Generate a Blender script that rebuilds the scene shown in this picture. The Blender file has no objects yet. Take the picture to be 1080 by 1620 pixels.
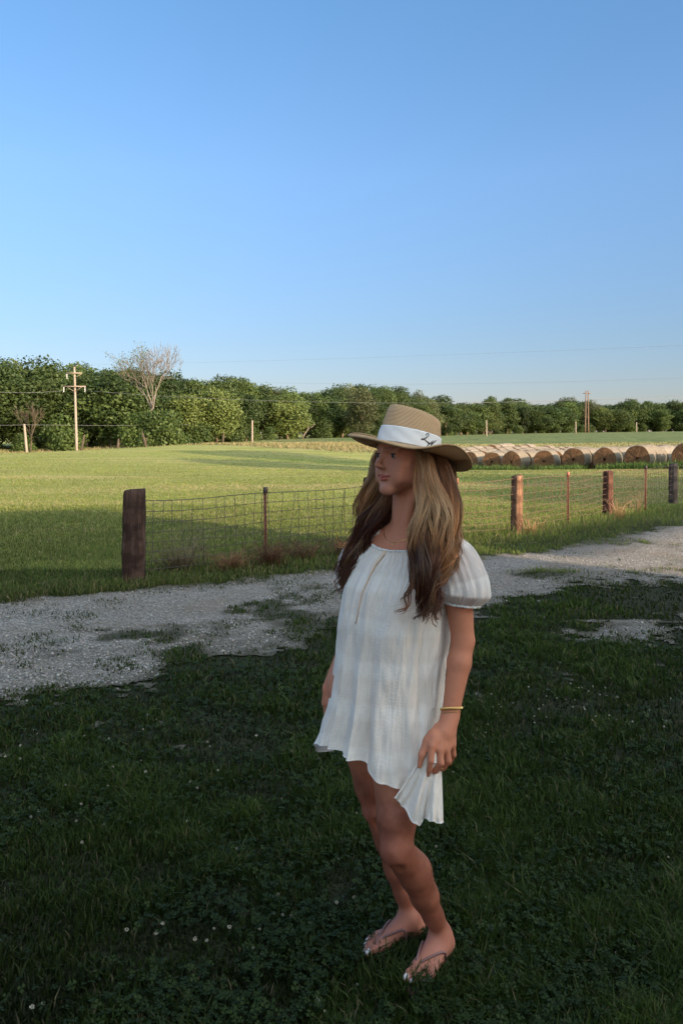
import bpy, math, random
import numpy as np
from mathutils import Vector, Matrix, Quaternion

R = math.radians
rng = np.random.default_rng(7)
random.seed(7)
scene = bpy.context.scene
COL = scene.collection
F_PX = 1300.0            # focal length of the photo in its own pixels
CAM_Z = 1.58
HOR = 690.0              # horizon row


def at(px, py, d):
    """world point seen at photo pixel (px, py) at depth d"""
    return np.array([(px - 540.0) / F_PX * d, d, CAM_Z - (py - HOR) / F_PX * d])


def ground_d(py):
    return CAM_Z * F_PX / (py - HOR)


# ------------------------------------------------------------------ helpers
def mesh_np(name, V, faces_flat, loop_start, loop_total, mat=None, smooth=False, col=None, uv=None, parent=None, link=True):
    me = bpy.data.meshes.new(name)
    V = np.asarray(V, dtype=np.float32)
    me.vertices.add(len(V))
    me.vertices.foreach_set('co', V.ravel())
    me.loops.add(len(faces_flat))
    me.loops.foreach_set('vertex_index', np.asarray(faces_flat, dtype=np.int32))
    me.polygons.add(len(loop_start))
    me.polygons.foreach_set('loop_start', np.asarray(loop_start, dtype=np.int32))
    me.polygons.foreach_set('loop_total', np.asarray(loop_total, dtype=np.int32))
    if smooth:
        me.polygons.foreach_set('use_smooth', np.ones(len(loop_start), dtype=bool))
    if col is not None:
        a = me.color_attributes.new('Col', 'FLOAT_COLOR', 'POINT')
        c = np.ones((len(V), 4), dtype=np.float32)
        c[:, :3] = col
        a.data.foreach_set('color', c.ravel())
    if uv is not None:
        l = me.uv_layers.new(name='UVMap')
        uvl = np.asarray(uv, dtype=np.float32)[np.asarray(faces_flat, dtype=np.int64)]
        l.data.foreach_set('uv', uvl.ravel())
    me.update(calc_edges=True)
    me.validate()
    if mat is not None:
        me.materials.append(mat)
    if not link:
        return me
    o = bpy.data.objects.new(name, me)
    COL.objects.link(o)
    if parent is not None:
        o.parent = parent
    return o


def quads(name, V, Q, **k):
    Q = np.asarray(Q, dtype=np.int32)
    n = Q.shape[1]
    return mesh_np(name, V, Q.ravel(), np.arange(len(Q)) * n, np.full(len(Q), n), **k)


class MB:
    """collects vertices and faces for one mesh"""
    def __init__(s):
        s.v, s.f, s.c, s.n = [], [], [], 0

    def add(s, V, F, c=None):
        V = np.asarray(V, dtype=float).reshape(-1, 3)
        s.v.append(V)
        s.f += [[i + s.n for i in f] for f in F]
        s.n += len(V)
        if c is not None:
            s.c.append(np.tile(np.asarray(c, float), (len(V), 1)) if np.ndim(c) == 1 else np.asarray(c, float))

    def box(s, a, b, c=None):
        x0, y0, z0 = a
        x1, y1, z1 = b
        s.add([(x0, y0, z0), (x1, y0, z0), (x1, y1, z0), (x0, y1, z0), (x0, y0, z1), (x1, y0, z1), (x1, y1, z1), (x0, y1, z1)],
              [(3, 2, 1, 0), (4, 5, 6, 7), (0, 1, 5, 4), (1, 2, 6, 5), (2, 3, 7, 6), (3, 0, 4, 7)], c)

    def tube(s, P, rad, n=6, c=None, cap=True):
        P = np.asarray(P, float)
        m = len(P)
        rad = np.broadcast_to(np.asarray(rad, float), (m,))
        T = np.gradient(P, axis=0)
        T /= np.linalg.norm(T, axis=1)[:, None] + 1e-12
        ref = np.array([0, 0, 1.0]) if abs(T[0][2]) < .9 else np.array([1.0, 0, 0])
        u = np.cross(T[0], ref)
        u /= np.linalg.norm(u)
        ang = np.arange(n) * 2 * math.pi / n
        V = []
        for i in range(m):
            u = u - T[i] * np.dot(u, T[i])
            u /= np.linalg.norm(u) + 1e-12
            w = np.cross(T[i], u)
            V.append(P[i] + rad[i] * (np.cos(ang)[:, None] * u + np.sin(ang)[:, None] * w))
        V = np.concatenate(V)
        F = []
        for i in range(m - 1):
            for j in range(n):
                k = (j + 1) % n
                F.append((i * n + j, i * n + k, (i + 1) * n + k, (i + 1) * n + j))
        if cap:
            F.append(tuple(range(n - 1, -1, -1)))
            F.append(tuple((m - 1) * n + j for j in range(n)))
        s.add(V, F, c)

    def build(s, name, mat=None, parent=None, smooth=False, link=True):
        V = np.concatenate(s.v)
        ff = [i for f in s.f for i in f]
        lt = np.array([len(f) for f in s.f])
        ls = np.concatenate([[0], np.cumsum(lt)[:-1]])
        col = np.concatenate(s.c) if s.c else None
        return mesh_np(name, V, ff, ls, lt, mat=mat, smooth=smooth, col=col, parent=parent, link=link)


def empty(name, loc=(0, 0, 0), parent=None):
    o = bpy.data.objects.new(name, None)
    o.empty_display_size = .1
    o.location = loc
    COL.objects.link(o)
    if parent is not None:
        o.parent = parent
    return o


def tag(o, label=None, cat=None, group=None, kind=None):
    if label:
        o['label'] = label
    if cat:
        o['category'] = cat
    if group:
        o['group'] = group
    if kind:
        o['kind'] = kind
    return o


def link_mesh(name, me, parent=None, loc=None):
    o = bpy.data.objects.new(name, me)
    COL.objects.link(o)
    if parent is not None:
        o.parent = parent
    if loc is not None:
        o.location = loc
    return o


def copy_tree(o, parent=None):
    c = o.copy()
    COL.objects.link(c)
    if parent is not None:
        c.parent = parent
    for ch in list(o.children):
        copy_tree(ch, c)
    return c


def vnoise(x, y, seed=0):
    """2-D value noise, about -1..1"""
    x = np.asarray(x, float)
    y = np.asarray(y, float)
    xi = np.floor(x).astype(np.int64)
    yi = np.floor(y).astype(np.int64)
    fx = x - xi
    fy = y - yi
    fx = fx * fx * (3 - 2 * fx)
    fy = fy * fy * (3 - 2 * fy)

    def h(i, j):
        n = (i * 374761393 + j * 668265263 + seed * 144665) & 0x7fffffff
        n = ((n ^ (n >> 13)) * 1274126177) & 0x7fffffff
        return ((n ^ (n >> 16)) & 0xffff) / 32767.5 - 1
    return (h(xi, yi) * (1 - fx) + h(xi + 1, yi) * fx) * (1 - fy) + (h(xi, yi + 1) * (1 - fx) + h(xi + 1, yi + 1) * fx) * fy


def fnoise(x, y, seed=0, oct=4):
    s, a, t = 0, 1.0, 0
    for k in range(oct):
        s = s + a * vnoise(np.asarray(x) * 2 ** k, np.asarray(y) * 2 ** k, seed + k)
        t += a
        a *= .5
    return s / t


# ------------------------------------------------------------------ node helper
class N:
    def __init__(s, name):
        s.m = bpy.data.materials.new(name)
        s.m.use_nodes = True
        s.t = s.m.node_tree
        s.t.nodes.clear()
        s.out = s.t.nodes.new('ShaderNodeOutputMaterial')

    def n(s, typ, **kw):
        nd = s.t.nodes.new('ShaderNode' + typ)
        for k, v in kw.items():
            if k[0] == '_':
                setattr(nd, k[1:], v)
            else:
                key = k.replace('__', ' ')
                inp = nd.inputs[int(key[1:])] if key[0] == 'i' and key[1:].isdigit() else nd.inputs[key]
                if isinstance(v, bpy.types.NodeSocket):
                    s.t.links.new(v, inp)
                else:
                    inp.default_value = v
        return nd

    def mix(s, f, a, b, blend='MIX'):
        nd = s.n('Mix', _data_type='RGBA', _blend_type=blend)
        for i, v in ((0, f), (6, a), (7, b)):
            if isinstance(v, bpy.types.NodeSocket):
                s.t.links.new(v, nd.inputs[i])
            else:
                nd.inputs[i].default_value = v if i == 0 else (tuple(v) + (1,) if len(v) == 3 else v)
        return nd.outputs[2]

    def math(s, op, a, b=0.0, clamp=False):
        nd = s.n('Math', _operation=op, _use_clamp=clamp)
        for i, v in ((0, a), (1, b)):
            if isinstance(v, bpy.types.NodeSocket):
                s.t.links.new(v, nd.inputs[i])
            else:
                nd.inputs[i].default_value = v
        return nd.outputs[0]

    def ramp(s, f, stops, interp='LINEAR'):
        nd = s.n('ValToRGB')
        s.t.links.new(f, nd.inputs[0])
        cr = nd.color_ramp
        cr.interpolation = interp
        while len(cr.elements) < len(stops):
            cr.elements.new(.5)
        for e, (p, c) in zip(cr.elements, stops):
            e.position = p
            e.color = (c, c, c, 1) if not hasattr(c, '__len__') else tuple(c) + (1,)
        return nd.outputs[0]

    def noise(s, vec, scale, detail=3, rough=.55, dist=0):
        return s.n('TexNoise', Vector=vec, Scale=scale, Detail=detail, Roughness=rough, Distortion=dist).outputs[0]

    def coords(s, kind='Object'):
        return s.n('TexCoord').outputs[kind]

    def mapping(s, vec, scale=(1, 1, 1), rot=(0, 0, 0)):
        return s.n('Mapping', Vector=vec, Scale=scale, Rotation=rot).outputs[0]

    def bump(s, h, strength=.3, dist=.01):
        return s.n('Bump', Height=h, Strength=strength, Distance=dist).outputs[0]

    def attr(s, name='Col'):
        return s.n('Attribute', _attribute_name=name).outputs['Color']

    def bsdf(s, color, rough=.7, normal=None, spec=.3, link=True, **kw):
        nd = s.n('BsdfPrincipled')
        for k, v in (('Base Color', color), ('Roughness', rough), ('Normal', normal), ('Specular IOR Level', spec), *[(a.replace('__', ' '), b) for a, b in kw.items()]):
            if v is None:
                continue
            if isinstance(v, bpy.types.NodeSocket):
                s.t.links.new(v, nd.inputs[k])
            else:
                nd.inputs[k].default_value = tuple(v) + (1,) if hasattr(v, '__len__') and len(v) == 3 and k == 'Base Color' else v
        if link:
            s.t.links.new(nd.outputs[0], s.out.inputs[0])
        return nd.outputs[0]

    def surface(s, sh):
        s.t.links.new(sh, s.out.inputs[0])
        return s.m


def leafy(name, attr_mul=None, base=None, trans=.3, rough=.55, rand=.25, hue=(1, 1, 1), spec=.25):
    """foliage: colour attribute * per-object variation, part translucent"""
    m = N(name)
    c = m.attr()
    info = m.n('ObjectInfo')
    k = m.n('MapRange', Value=info.outputs['Random'])
    k.inputs[3].default_value = 1 - rand
    k.inputs[4].default_value = 1 + rand
    c = m.mix(1.0, c, m.n('CombineColor', Red=k.outputs[0], Green=k.outputs[0], Blue=k.outputs[0]).outputs[0], 'MULTIPLY')
    a = m.bsdf(c, rough, spec=spec, link=False)
    b = m.n('BsdfTranslucent', Color=c).outputs[0]
    return m.surface(m.n('MixShader', Fac=trans, i1=a, i2=b).outputs[0])
# ------------------------------------------------------------------ camera, sky, sun
cam_d = bpy.data.cameras.new('camera')
cam_d.sensor_fit = 'VERTICAL'
cam_d.sensor_height = 36.0
cam_d.lens = 36.0 * F_PX / 1620.0
cam_d.shift_y = -(810.0 - HOR) / 1620.0
cam_d.clip_start = .05
cam_d.clip_end = 6000
cam = bpy.data.objects.new('camera', cam_d)
cam.location = (0, 0, CAM_Z)
cam.rotation_euler = (R(90), 0, 0)
COL.objects.link(cam)
scene.camera = cam

SUN_A, SUN_E = R(48), R(19)                 # to the right of straight behind the camera; elevation
S_DIR = Vector((math.sin(SUN_A) * math.cos(SUN_E), -math.cos(SUN_A) * math.cos(SUN_E), math.sin(SUN_E)))
SKY_TINT = ((0.0, (.36, .325, .42)), (1.0, (.95, 1.0, .95)), (.12, (.455, .485, .57)), (.3, (.66, .77, .88)), (.5, (.67, .91, 1.02)))
SUN_SIDE_FILL = (10.5, 6.4, 3.7)
w = bpy.data.worlds.new('World')
scene.world = w
w.use_nodes = True
nt = w.node_tree
nt.nodes.clear()
sky = nt.nodes.new('ShaderNodeTexSky')
sky.sky_type = 'NISHITA'
sky.sun_disc = False
sky.sun_elevation = SUN_E
sky.sun_rotation = math.atan2(S_DIR.x, S_DIR.y)
sky.altitude = 200
sky.air_density = 1.0
sky.dust_density = .3
sky.ozone_density = 2.0
bg = nt.nodes.new('ShaderNodeBackground')
bg.inputs[1].default_value = .135
wo = nt.nodes.new('ShaderNodeOutputWorld')
# paler gradient than the model sky; warm boost added sunward as fill light
tc = nt.nodes.new('ShaderNodeTexCoord')
sp = nt.nodes.new('ShaderNodeSeparateXYZ')
nt.links.new(tc.outputs['Generated'], sp.inputs[0])
rp = nt.nodes.new('ShaderNodeValToRGB')
nt.links.new(sp.outputs[2], rp.inputs[0])
for e_, (p_, c_) in zip([rp.color_ramp.elements[0], rp.color_ramp.elements[1], rp.color_ramp.elements.new(.12), rp.color_ramp.elements.new(.3), rp.color_ramp.elements.new(.5)], SKY_TINT):
    e_.position = p_
    e_.color = c_ + (1,)
dt = nt.nodes.new('ShaderNodeVectorMath')
dt.operation = 'DOT_PRODUCT'
nt.links.new(tc.outputs['Generated'], dt.inputs[0])
dt.inputs[1].default_value = S_DIR
rs = nt.nodes.new('ShaderNodeValToRGB')
hm = nt.nodes.new('ShaderNodeMath')
hm.operation = 'MULTIPLY_ADD'
hm.inputs[1].default_value = .5
hm.inputs[2].default_value = .5
nt.links.new(dt.outputs['Value'], hm.inputs[0])
nt.links.new(hm.outputs[0], rs.inputs[0])
rs.color_ramp.elements[0].position = .43
rs.color_ramp.elements[0].color = (1, 1, 1, 1)
rs.color_ramp.elements[1].position = .93
rs.color_ramp.elements[1].color = SUN_SIDE_FILL + (1,)


def mul(a, b):
    m_ = nt.nodes.new('ShaderNodeMix')
    m_.data_type = 'RGBA'
    m_.blend_type = 'MULTIPLY'
    m_.inputs[0].default_value = 1
    nt.links.new(a, m_.inputs[6])
    nt.links.new(b, m_.inputs[7])
    return m_.outputs[2]


nt.links.new(mul(mul(sky.outputs[0], rp.outputs[0]), rs.outputs[0]), bg.inputs[0])
nt.links.new(bg.outputs[0], wo.inputs[0])

sun_d = bpy.data.lights.new('sun', 'SUN')
sun_d.energy = 5.0
sun_d.angle = R(.5)
sun_d.color = (1.0, .80, .56)
sun = bpy.data.objects.new('sun', sun_d)
sun.rotation_euler = S_DIR.to_track_quat('Z', 'Y').to_euler()
sun.location = (30, -30, 20)
COL.objects.link(sun)
vs = scene.view_settings
vs.view_transform = 'Standard'
vs.look = 'None'
vs.exposure = .88
vs.gamma = 1
scene.render.film_transparent = False
scene.cycles.use_denoising = True
scene.cycles.max_bounces = 6
scene.cycles.transparent_max_bounces = 12

# ------------------------------------------------------------------ terrain height (thin-plate spline through surveyed points)
_ctl = []
for (px, d, py) in [(0, 112, 715), (120, 110, 718), (200, 118, 707), (300, 125, 705), (380, 140, 700), (460, 160, 696), (540, 185, 693),
                    (600, 200, 692), (700, 250, 690), (760, 290, 688), (900, 340, 685), (1080, 350, 683), (1400, 360, 683), (-300, 112, 722), (-900, 120, 722),
                    (300, 95, 704), (450, 88, 707), (600, 82, 713), (1007, 51, 741), (880, 55.5, 743), (768, 60, 745), (900, 72, 732), (1060, 70, 728), (1160, 48, 741),
                    (760, 120, 703), (900, 120, 702), (1080, 110, 701), (1500, 100, 700), (0, 60, 727), (300, 60, 725), (-400, 60, 727),
                    (1500, 40, 741)]:
    _ctl.append(at(px, py, d))
for x in (-40, -14, 0, 14, 40):
    for y in (-80, -25, 0, 12, 24):
        _ctl.append(np.array([x, y, 0.0]))
for x, y, z in ((-700, 700, 3), (0, 700, 4), (700, 700, 4), (-700, -500, 0), (700, -500, 0), (0, -500, 0), (-600, 100, 0), (600, 100, 1)):
    _ctl.append(np.array([x, y, float(z)]))
_ctl = np.array(_ctl)


def _U(r2):
    return np.where(r2 > 1e-9, r2 * np.log(np.maximum(r2, 1e-9)) * .5, 0)


_c = _ctl[:, :2] / 100
_NC = len(_c)
_K = _U(((_c[:, None] - _c[None]) ** 2).sum(-1)) + np.eye(_NC) * 1e-3
_P = np.c_[np.ones(_NC), _c]
_A = np.block([[_K, _P], [_P.T, np.zeros((3, 3))]])
_W = np.linalg.solve(_A, np.r_[_ctl[:, 2], 0, 0, 0])


def terrain(x, y):
    x = np.clip(np.asarray(x, float), -700, 700)
    y = np.clip(np.asarray(y, float), -500, 700)
    sh = np.broadcast(x, y).shape
    q = np.stack([np.broadcast_to(x, sh).ravel(), np.broadcast_to(y, sh).ravel()], -1) / 100
    out = np.empty(len(q))
    for i in range(0, len(q), 40000):
        b = q[i:i + 40000]
        out[i:i + 40000] = _U(((b[:, None] - _c[None]) ** 2).sum(-1)) @ _W[:_NC] + np.c_[np.ones(len(b)), b] @ _W[_NC:]
    out = out.reshape(sh)
    near = np.clip((np.hypot(x, y) - 14) / 14, 0, 1)       # dead flat round the drive
    return out * near * near * (3 - 2 * near)


def on_ground(px, py, lo=2.0, hi=700.0):
    """where the view ray through a photo pixel meets the terrain"""
    ds = np.geomspace(lo, hi, 1500)
    P = np.stack([(px - 540) / F_PX * ds, ds, CAM_Z - (py - HOR) / F_PX * ds], -1)
    below = P[:, 2] < terrain(P[:, 0], P[:, 1])
    i = int(np.argmax(below)) if below.any() else len(ds) - 1
    p = P[i].copy()
    p[2] = float(terrain(p[0], p[1]))
    return p


# ------------------------------------------------------------------ the gravel drive's outline
_up = np.array([(-700, 1010), (-300, 978), (0, 957), (100, 945), (200, 936), (330, 925), (440, 914), (540, 906), (650, 896), (760, 887), (850, 876), (900, 868), (960, 855), (1020, 843), (1080, 832), (1300, 806), (1800, 775)], float)
_lo = np.array([(-700, 1330), (-300, 1190), (0, 1108), (70, 1092), (130, 1078), (230, 1058), (300, 1044), (400, 1030), (480, 1012), (540, 985), (650, 966), (770, 953), (850, 937), (900, 924), (960, 917), (1080, 910), (1300, 880), (1800, 830)], float)


def pix(x, y):
    y = np.maximum(np.asarray(y, float), .3)
    return 540 + F_PX * np.asarray(x) / y, HOR + CAM_Z * F_PX / y


def gravel_mask(x, y, patches=True):
    """> 0 where gravel lies bare"""
    px, py = pix(x, y)
    u = np.interp(px, _up[:, 0], _up[:, 1])
    l = np.interp(px, _lo[:, 0], _lo[:, 1])
    wob = fnoise(x * 1.6, y * 1.6, 3, 4)
    fine = fnoise(x * 6, y * 6, 9, 3)
    base = np.minimum((py - u) / 9.0, (l - py) / 26.0)
    m = base + .75 * wob + .75 * fine + 2.5 * np.minimum(base + .7, 0)
    # grassy patches between and beside the wheel tracks
    for (cx, cy, rx, ry, k) in ((190, 1000, 210, 24, 1.5), (60, 1030, 110, 30, 1.2), (410, 962, 95, 22, 2.2), (490, 935, 60, 14, 1.6), (840, 908, 70, 9, 1.3), (290, 1035, 30, 12, 1.3),
                                (1030, 862, 70, 8, 1.6), (1040, 885, 40, 6, .5), (230, 1010, 60, 12, 1.0), (690, 1000, 40, 12, .8), (500, 985, 50, 14, 1.5), (930, 880, 30, 5, .6)):
        if not patches:
            break
        g = np.exp(-((px - cx) / rx) ** 2 - ((py - cy) / ry) ** 2)
        m = m - 1.5 * k * g * (1.0 + .9 * wob + 1.1 * fine)
    # thin stony patch out in the lawn
    g2 = np.exp(-((px - 1010) / 110) ** 2 - ((py - 995) / 22) ** 2)
    m = np.maximum(m, g2 * .80 + 1.0 * fine + .5 * wob - 1.02)
    return np.clip(m, -3, 3)


# ------------------------------------------------------------------ ground sheet
def ground_material():
    m = N('ground')
    o = m.coords()
    sep = m.n('SeparateXYZ', Vector=o)
    X, Y = sep.outputs[0], sep.outputs[1]
    n1 = m.noise(o, .09, 4)
    n2 = m.noise(o, .9, 5, .65)
    n3 = m.noise(o, 14, 4, .7)
    stretch = m.mapping(o, (.05, .35, 1), (0, 0, R(-8)))
    ns = m.noise(stretch, 1.0, 5, .7, .6)
    field = m.mix(m.ramp(n2, [(.3, 0.0), (.7, 1.0)]), (.150, .185, .040), (.255, .265, .075))
    field = m.mix(m.ramp(n1, [(.35, 0.0), (.65, .6)]), field, (.26, .25, .09))
    field = m.mix(m.ramp(ns, [(.50, 0.0), (.68, .75)]), field, (.40, .32, .16))
    field = m.mix(m.ramp(n3, [(.35, .45), (.6, 0.0)]), field, (.08, .10, .025))
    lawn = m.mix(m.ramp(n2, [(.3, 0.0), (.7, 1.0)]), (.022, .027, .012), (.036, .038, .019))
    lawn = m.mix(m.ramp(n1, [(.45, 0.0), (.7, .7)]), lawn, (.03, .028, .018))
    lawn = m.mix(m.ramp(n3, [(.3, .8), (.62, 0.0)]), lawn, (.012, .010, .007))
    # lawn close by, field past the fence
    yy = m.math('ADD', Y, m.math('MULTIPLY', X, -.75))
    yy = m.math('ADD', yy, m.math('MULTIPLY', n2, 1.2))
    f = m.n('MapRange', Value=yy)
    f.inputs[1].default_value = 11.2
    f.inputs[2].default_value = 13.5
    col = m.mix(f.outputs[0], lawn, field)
    # unmown dry strip beyond the field: painted from the sheet's own zone attribute
    z = m.attr('Col')
    zs = m.n('SeparateColor', Color=z)
    dry = m.mix(m.ramp(n2, [(.3, 0.0), (.65, 1.0)]), (.33, .25, .13), (.20, .20, .07))
    col = m.mix(zs.outputs[0], col, dry)
    dirt = m.mix(n3, (.16, .10, .055), (.24, .16, .09))
    col = m.mix(zs.outputs[1], col, dirt)
    h = m.math('ADD', m.math('MULTIPLY', n3, .6), n2)
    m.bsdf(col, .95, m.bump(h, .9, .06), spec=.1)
    return m.m


def ground():
    def axis(lim, n, p):
        t = np.linspace(-1, 1, n)
        return np.sign(t) * np.abs(t) ** p * lim
    xs = axis(2500, 241, 3.2)
    ys = np.unique(np.concatenate([-np.geomspace(2, 2500, 25), np.linspace(-2, 60, 125), np.geomspace(60.5, 400, 130), np.geomspace(405, 2500, 20)]))
    XX, YY = np.meshgrid(xs, ys)
    ZZ = terrain(XX, YY) - .003
    ZZ += .03 * fnoise(XX * .5, YY * .5, 5, 2) * np.clip((np.hypot(XX, YY) - 22) / 20, 0, 1)
    V = np.stack([XX, YY, ZZ], -1).reshape(-1, 3)
    nx, ny = len(xs), len(ys)
    i = (np.arange(ny - 1)[:, None] * nx + np.arange(nx - 1)[None]).ravel()
    Q = np.stack([i, i + 1, i + nx + 1, i + nx], -1)
    px, py = pix(V[:, 0], V[:, 1])
    px = np.where(V[:, 1] > 1, px, 0)
    d = V[:, 1]
    # dry strip between the mown field and the wood / crop
    lo = np.interp(px, [-400, 0, 200, 300, 450, 600, 760, 900, 1080, 1500], [104, 104, 106, 97, 82, 76, 88, 86, 80, 75])
    hi = np.interp(px, [-400, 0, 200, 300, 380, 450, 540, 600, 760, 900, 1080, 1500], [140, 140, 140, 135, 128, 128, 134, 132, 122, 122, 112, 108])
    wob = fnoise(V[:, 0] * .2, V[:, 1] * .1, 4, 3)
    dr = np.clip(np.minimum((d - lo) / 5, (hi - d) / 6) + wob, 0, 1) * (d > 30)
    # bare earth under the front of the hay bales
    di = np.clip(1.4 - np.hypot((V[:, 0] - 18.5) / 3.6, (d - 46.5) / 2.6) + wob, 0, 1) * .8
    di = np.maximum(di, np.clip(1.2 - np.hypot((px + 20) / 60, (V[:, 1] - 38) / 3.0) + wob, 0, 1) * .5 * (d > 20))
    quads('ground', V, Q, mat=ground_material(), smooth=True, col=np.stack([dr, di, 0 * dr], -1)).__setitem__('kind', 'structure')


ground()


# ------------------------------------------------------------------ gravel drive
def gravel():
    m = N('gravel')
    o = m.coords()
    v1 = m.n('TexVoronoi', Vector=o, Scale=55)
    v2 = m.n('TexVoronoi', Vector=o, Scale=120)
    n1 = m.noise(o, 1.3, 4)
    n2 = m.noise(o, 9, 3)
    g = m.n('SeparateColor', Color=v1.outputs['Color']).outputs[0]
    c = m.ramp(g, [(0, (.215, .197, .18)), (.5, (.37, .338, .305)), (1, (.53, .49, .445))])
    c = m.mix(m.ramp(v1.outputs['Distance'], [(.25, 0.0), (.6, .7)]), c, (.07, .06, .05))
    c = m.mix(m.ramp(n1, [(.40, 0.0), (.68, .75)]), c, (.19, .15, .115))
    c = m.mix(m.ramp(n2, [(.55, 0.0), (.8, .4)]), c, (.13, .10, .08))
    zc = m.n('SeparateColor', Color=m.attr())
    c = m.mix(zc.outputs[0], c, m.mix(n2, (.07, .058, .042), (.14, .115, .085)))
    c = m.mix(zc.outputs[1], c, m.mix(n2, (.035, .036, .018), (.055, .052, .03)))
    h = m.math('ADD', m.math('MULTIPLY', v1.outputs['Distance'], -1.0), m.math('MULTIPLY', v2.outputs['Distance'], -.5))
    m.bsdf(c, .9, m.bump(h, .9, .02), spec=.2)
    st = .055
    xs = np.arange(-9, 17, st)
    ys = np.arange(3.2, 20, st)
    XX, YY = np.meshgrid((xs[:-1] + st / 2), (ys[:-1] + st / 2))
    keep = gravel_mask(XX, YY, False) > -.38
    nx = len(xs)
    GX, GY = np.meshgrid(xs, ys)
    jx = rng.normal(0, st * .22, GX.shape)
    jy = rng.normal(0, st * .22, GX.shape)
    V = np.stack([GX + jx, GY + jy, np.full(GX.shape, .004) + .006 * (fnoise(GX * 4, GY * 4, 2, 3) + .6).clip(0)], -1).reshape(-1, 3)
    r, c_ = np.nonzero(keep)
    i = r * nx + c_
    Q = np.stack([i, i + 1, i + nx + 1, i + nx], -1)
    used, inv = np.unique(Q, return_inverse=True)
    gmv = gravel_mask(V[used][:, 0], V[used][:, 1])
    so = np.clip(.50 - gmv * .8 + .5 * fnoise(V[used][:, 0] * 9, V[used][:, 1] * 9, 12, 3), 0, 1)
    gd = quads('gravel_drive', V[used], inv.reshape(-1, 4), mat=m.m, smooth=True, col=np.stack([so, np.clip((-gmv - .05) / .6, 0, 1) * .8, so], -1))
    gd['kind'] = 'structure'
    # loose stones lying on it
    s = N('stone')
    a = s.attr()
    s.bsdf(a, .85, spec=.25)
    n = 60000
    py = rng.uniform(828, 1120, n)
    px = rng.uniform(-150, 1300, n)
    d = ground_d(py)
    x = (px - 540) / F_PX * d
    ok = gravel_mask(x, d) > -.1 + rng.normal(0, .16, n)
    x, d = x[ok], d[ok]
    n = len(x)
    sz = rng.gamma(3.0, .0023, n).clip(.003, .016)
    base = np.array([(1, 0, 0), (0, 1, 0), (-1, 0, 0), (0, -1, 0), (0, 0, 1), (0, 0, -1)], float)
    V = base[None] * sz[:, None, None] * rng.uniform(.6, 1.25, (n, 6, 1)) * np.array([1, 1, .7])
    ang = rng.uniform(0, 6.28, n)
    ca, sa = np.cos(ang)[:, None], np.sin(ang)[:, None]
    V = np.stack([V[..., 0] * ca - V[..., 1] * sa, V[..., 0] * sa + V[..., 1] * ca, V[..., 2]], -1)
    V += np.stack([x, d, .008 + sz * .3], -1)[:, None]
    Fb = np.array([(0, 1, 4), (1, 2, 4), (2, 3, 4), (3, 0, 4), (1, 0, 5), (2, 1, 5), (3, 2, 5), (0, 3, 5)])
    Q = (np.arange(n)[:, None, None] * 6 + Fb[None]).reshape(-1, 3)
    tone = rng.beta(2, 2.6, n)[:, None] * .26 + .12
    c = tone * np.array([1, .93, .86]) * rng.uniform(.95, 1.05, (n, 3))
    quads('gravel_stones', V.reshape(-1, 3), Q, mat=s.m, col=np.repeat(c, 6, 0)).__setitem__('kind', 'stuff')


gravel()
# ------------------------------------------------------------------ grass
GRASS = leafy('grass', trans=.35, rand=0.0, rough=.6, spec=.2)


def blades(name, x, y, h, wd, col, lean=.5, kind='stuff', z0=None):
    """curved grass blades as one mesh: 5 vertices, quad + triangle each"""
    n = len(x)
    z = (terrain(x, y) if z0 is None else z0) - .004
    a = rng.uniform(0, 2 * math.pi, n)          # facing of the flat side
    b = rng.uniform(0, 2 * math.pi, n)          # lean direction
    l = np.abs(rng.normal(0, lean, n)).clip(0, 1.6) * h
    side = np.stack([np.cos(a), np.sin(a), 0 * a], -1)
    ld = np.stack([np.cos(b), np.sin(b), 0 * b], -1)
    base = np.stack([x, y, z], -1)
    hw = (wd * .5)[:, None]
    mid = base + ld * (l * .32)[:, None] + np.array([0, 0, 1]) * (h * .58)[:, None]
    tip = base + ld * l[:, None] + np.array([0, 0, 1]) * (h * rng.uniform(.72, 1.0, n))[:, None]
    V = np.stack([base - side * hw, base + side * hw, mid + side * hw * .85, mid - side * hw * .85, tip], 1).reshape(-1, 3)
    i = np.arange(n) * 5
    flat = np.stack([i, i + 1, i + 2, i + 3, i + 3, i + 2, i + 4], -1).ravel()
    lt = np.tile([4, 3], n)
    ls = np.concatenate([[0], np.cumsum(lt)[:-1]])
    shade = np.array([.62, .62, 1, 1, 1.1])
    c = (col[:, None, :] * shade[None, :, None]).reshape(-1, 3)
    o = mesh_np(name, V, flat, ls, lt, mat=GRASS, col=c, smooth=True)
    o['kind'] = kind
    return o


def screen_scatter(n, y0, y1, x0=-220, x1=1300, p=1.0):
    py = y0 + (y1 - y0) * rng.uniform(0, 1, n) ** p
    px = rng.uniform(x0, x1, n)
    d = ground_d(py)
    return (px - 540) / F_PX * d, d


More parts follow.
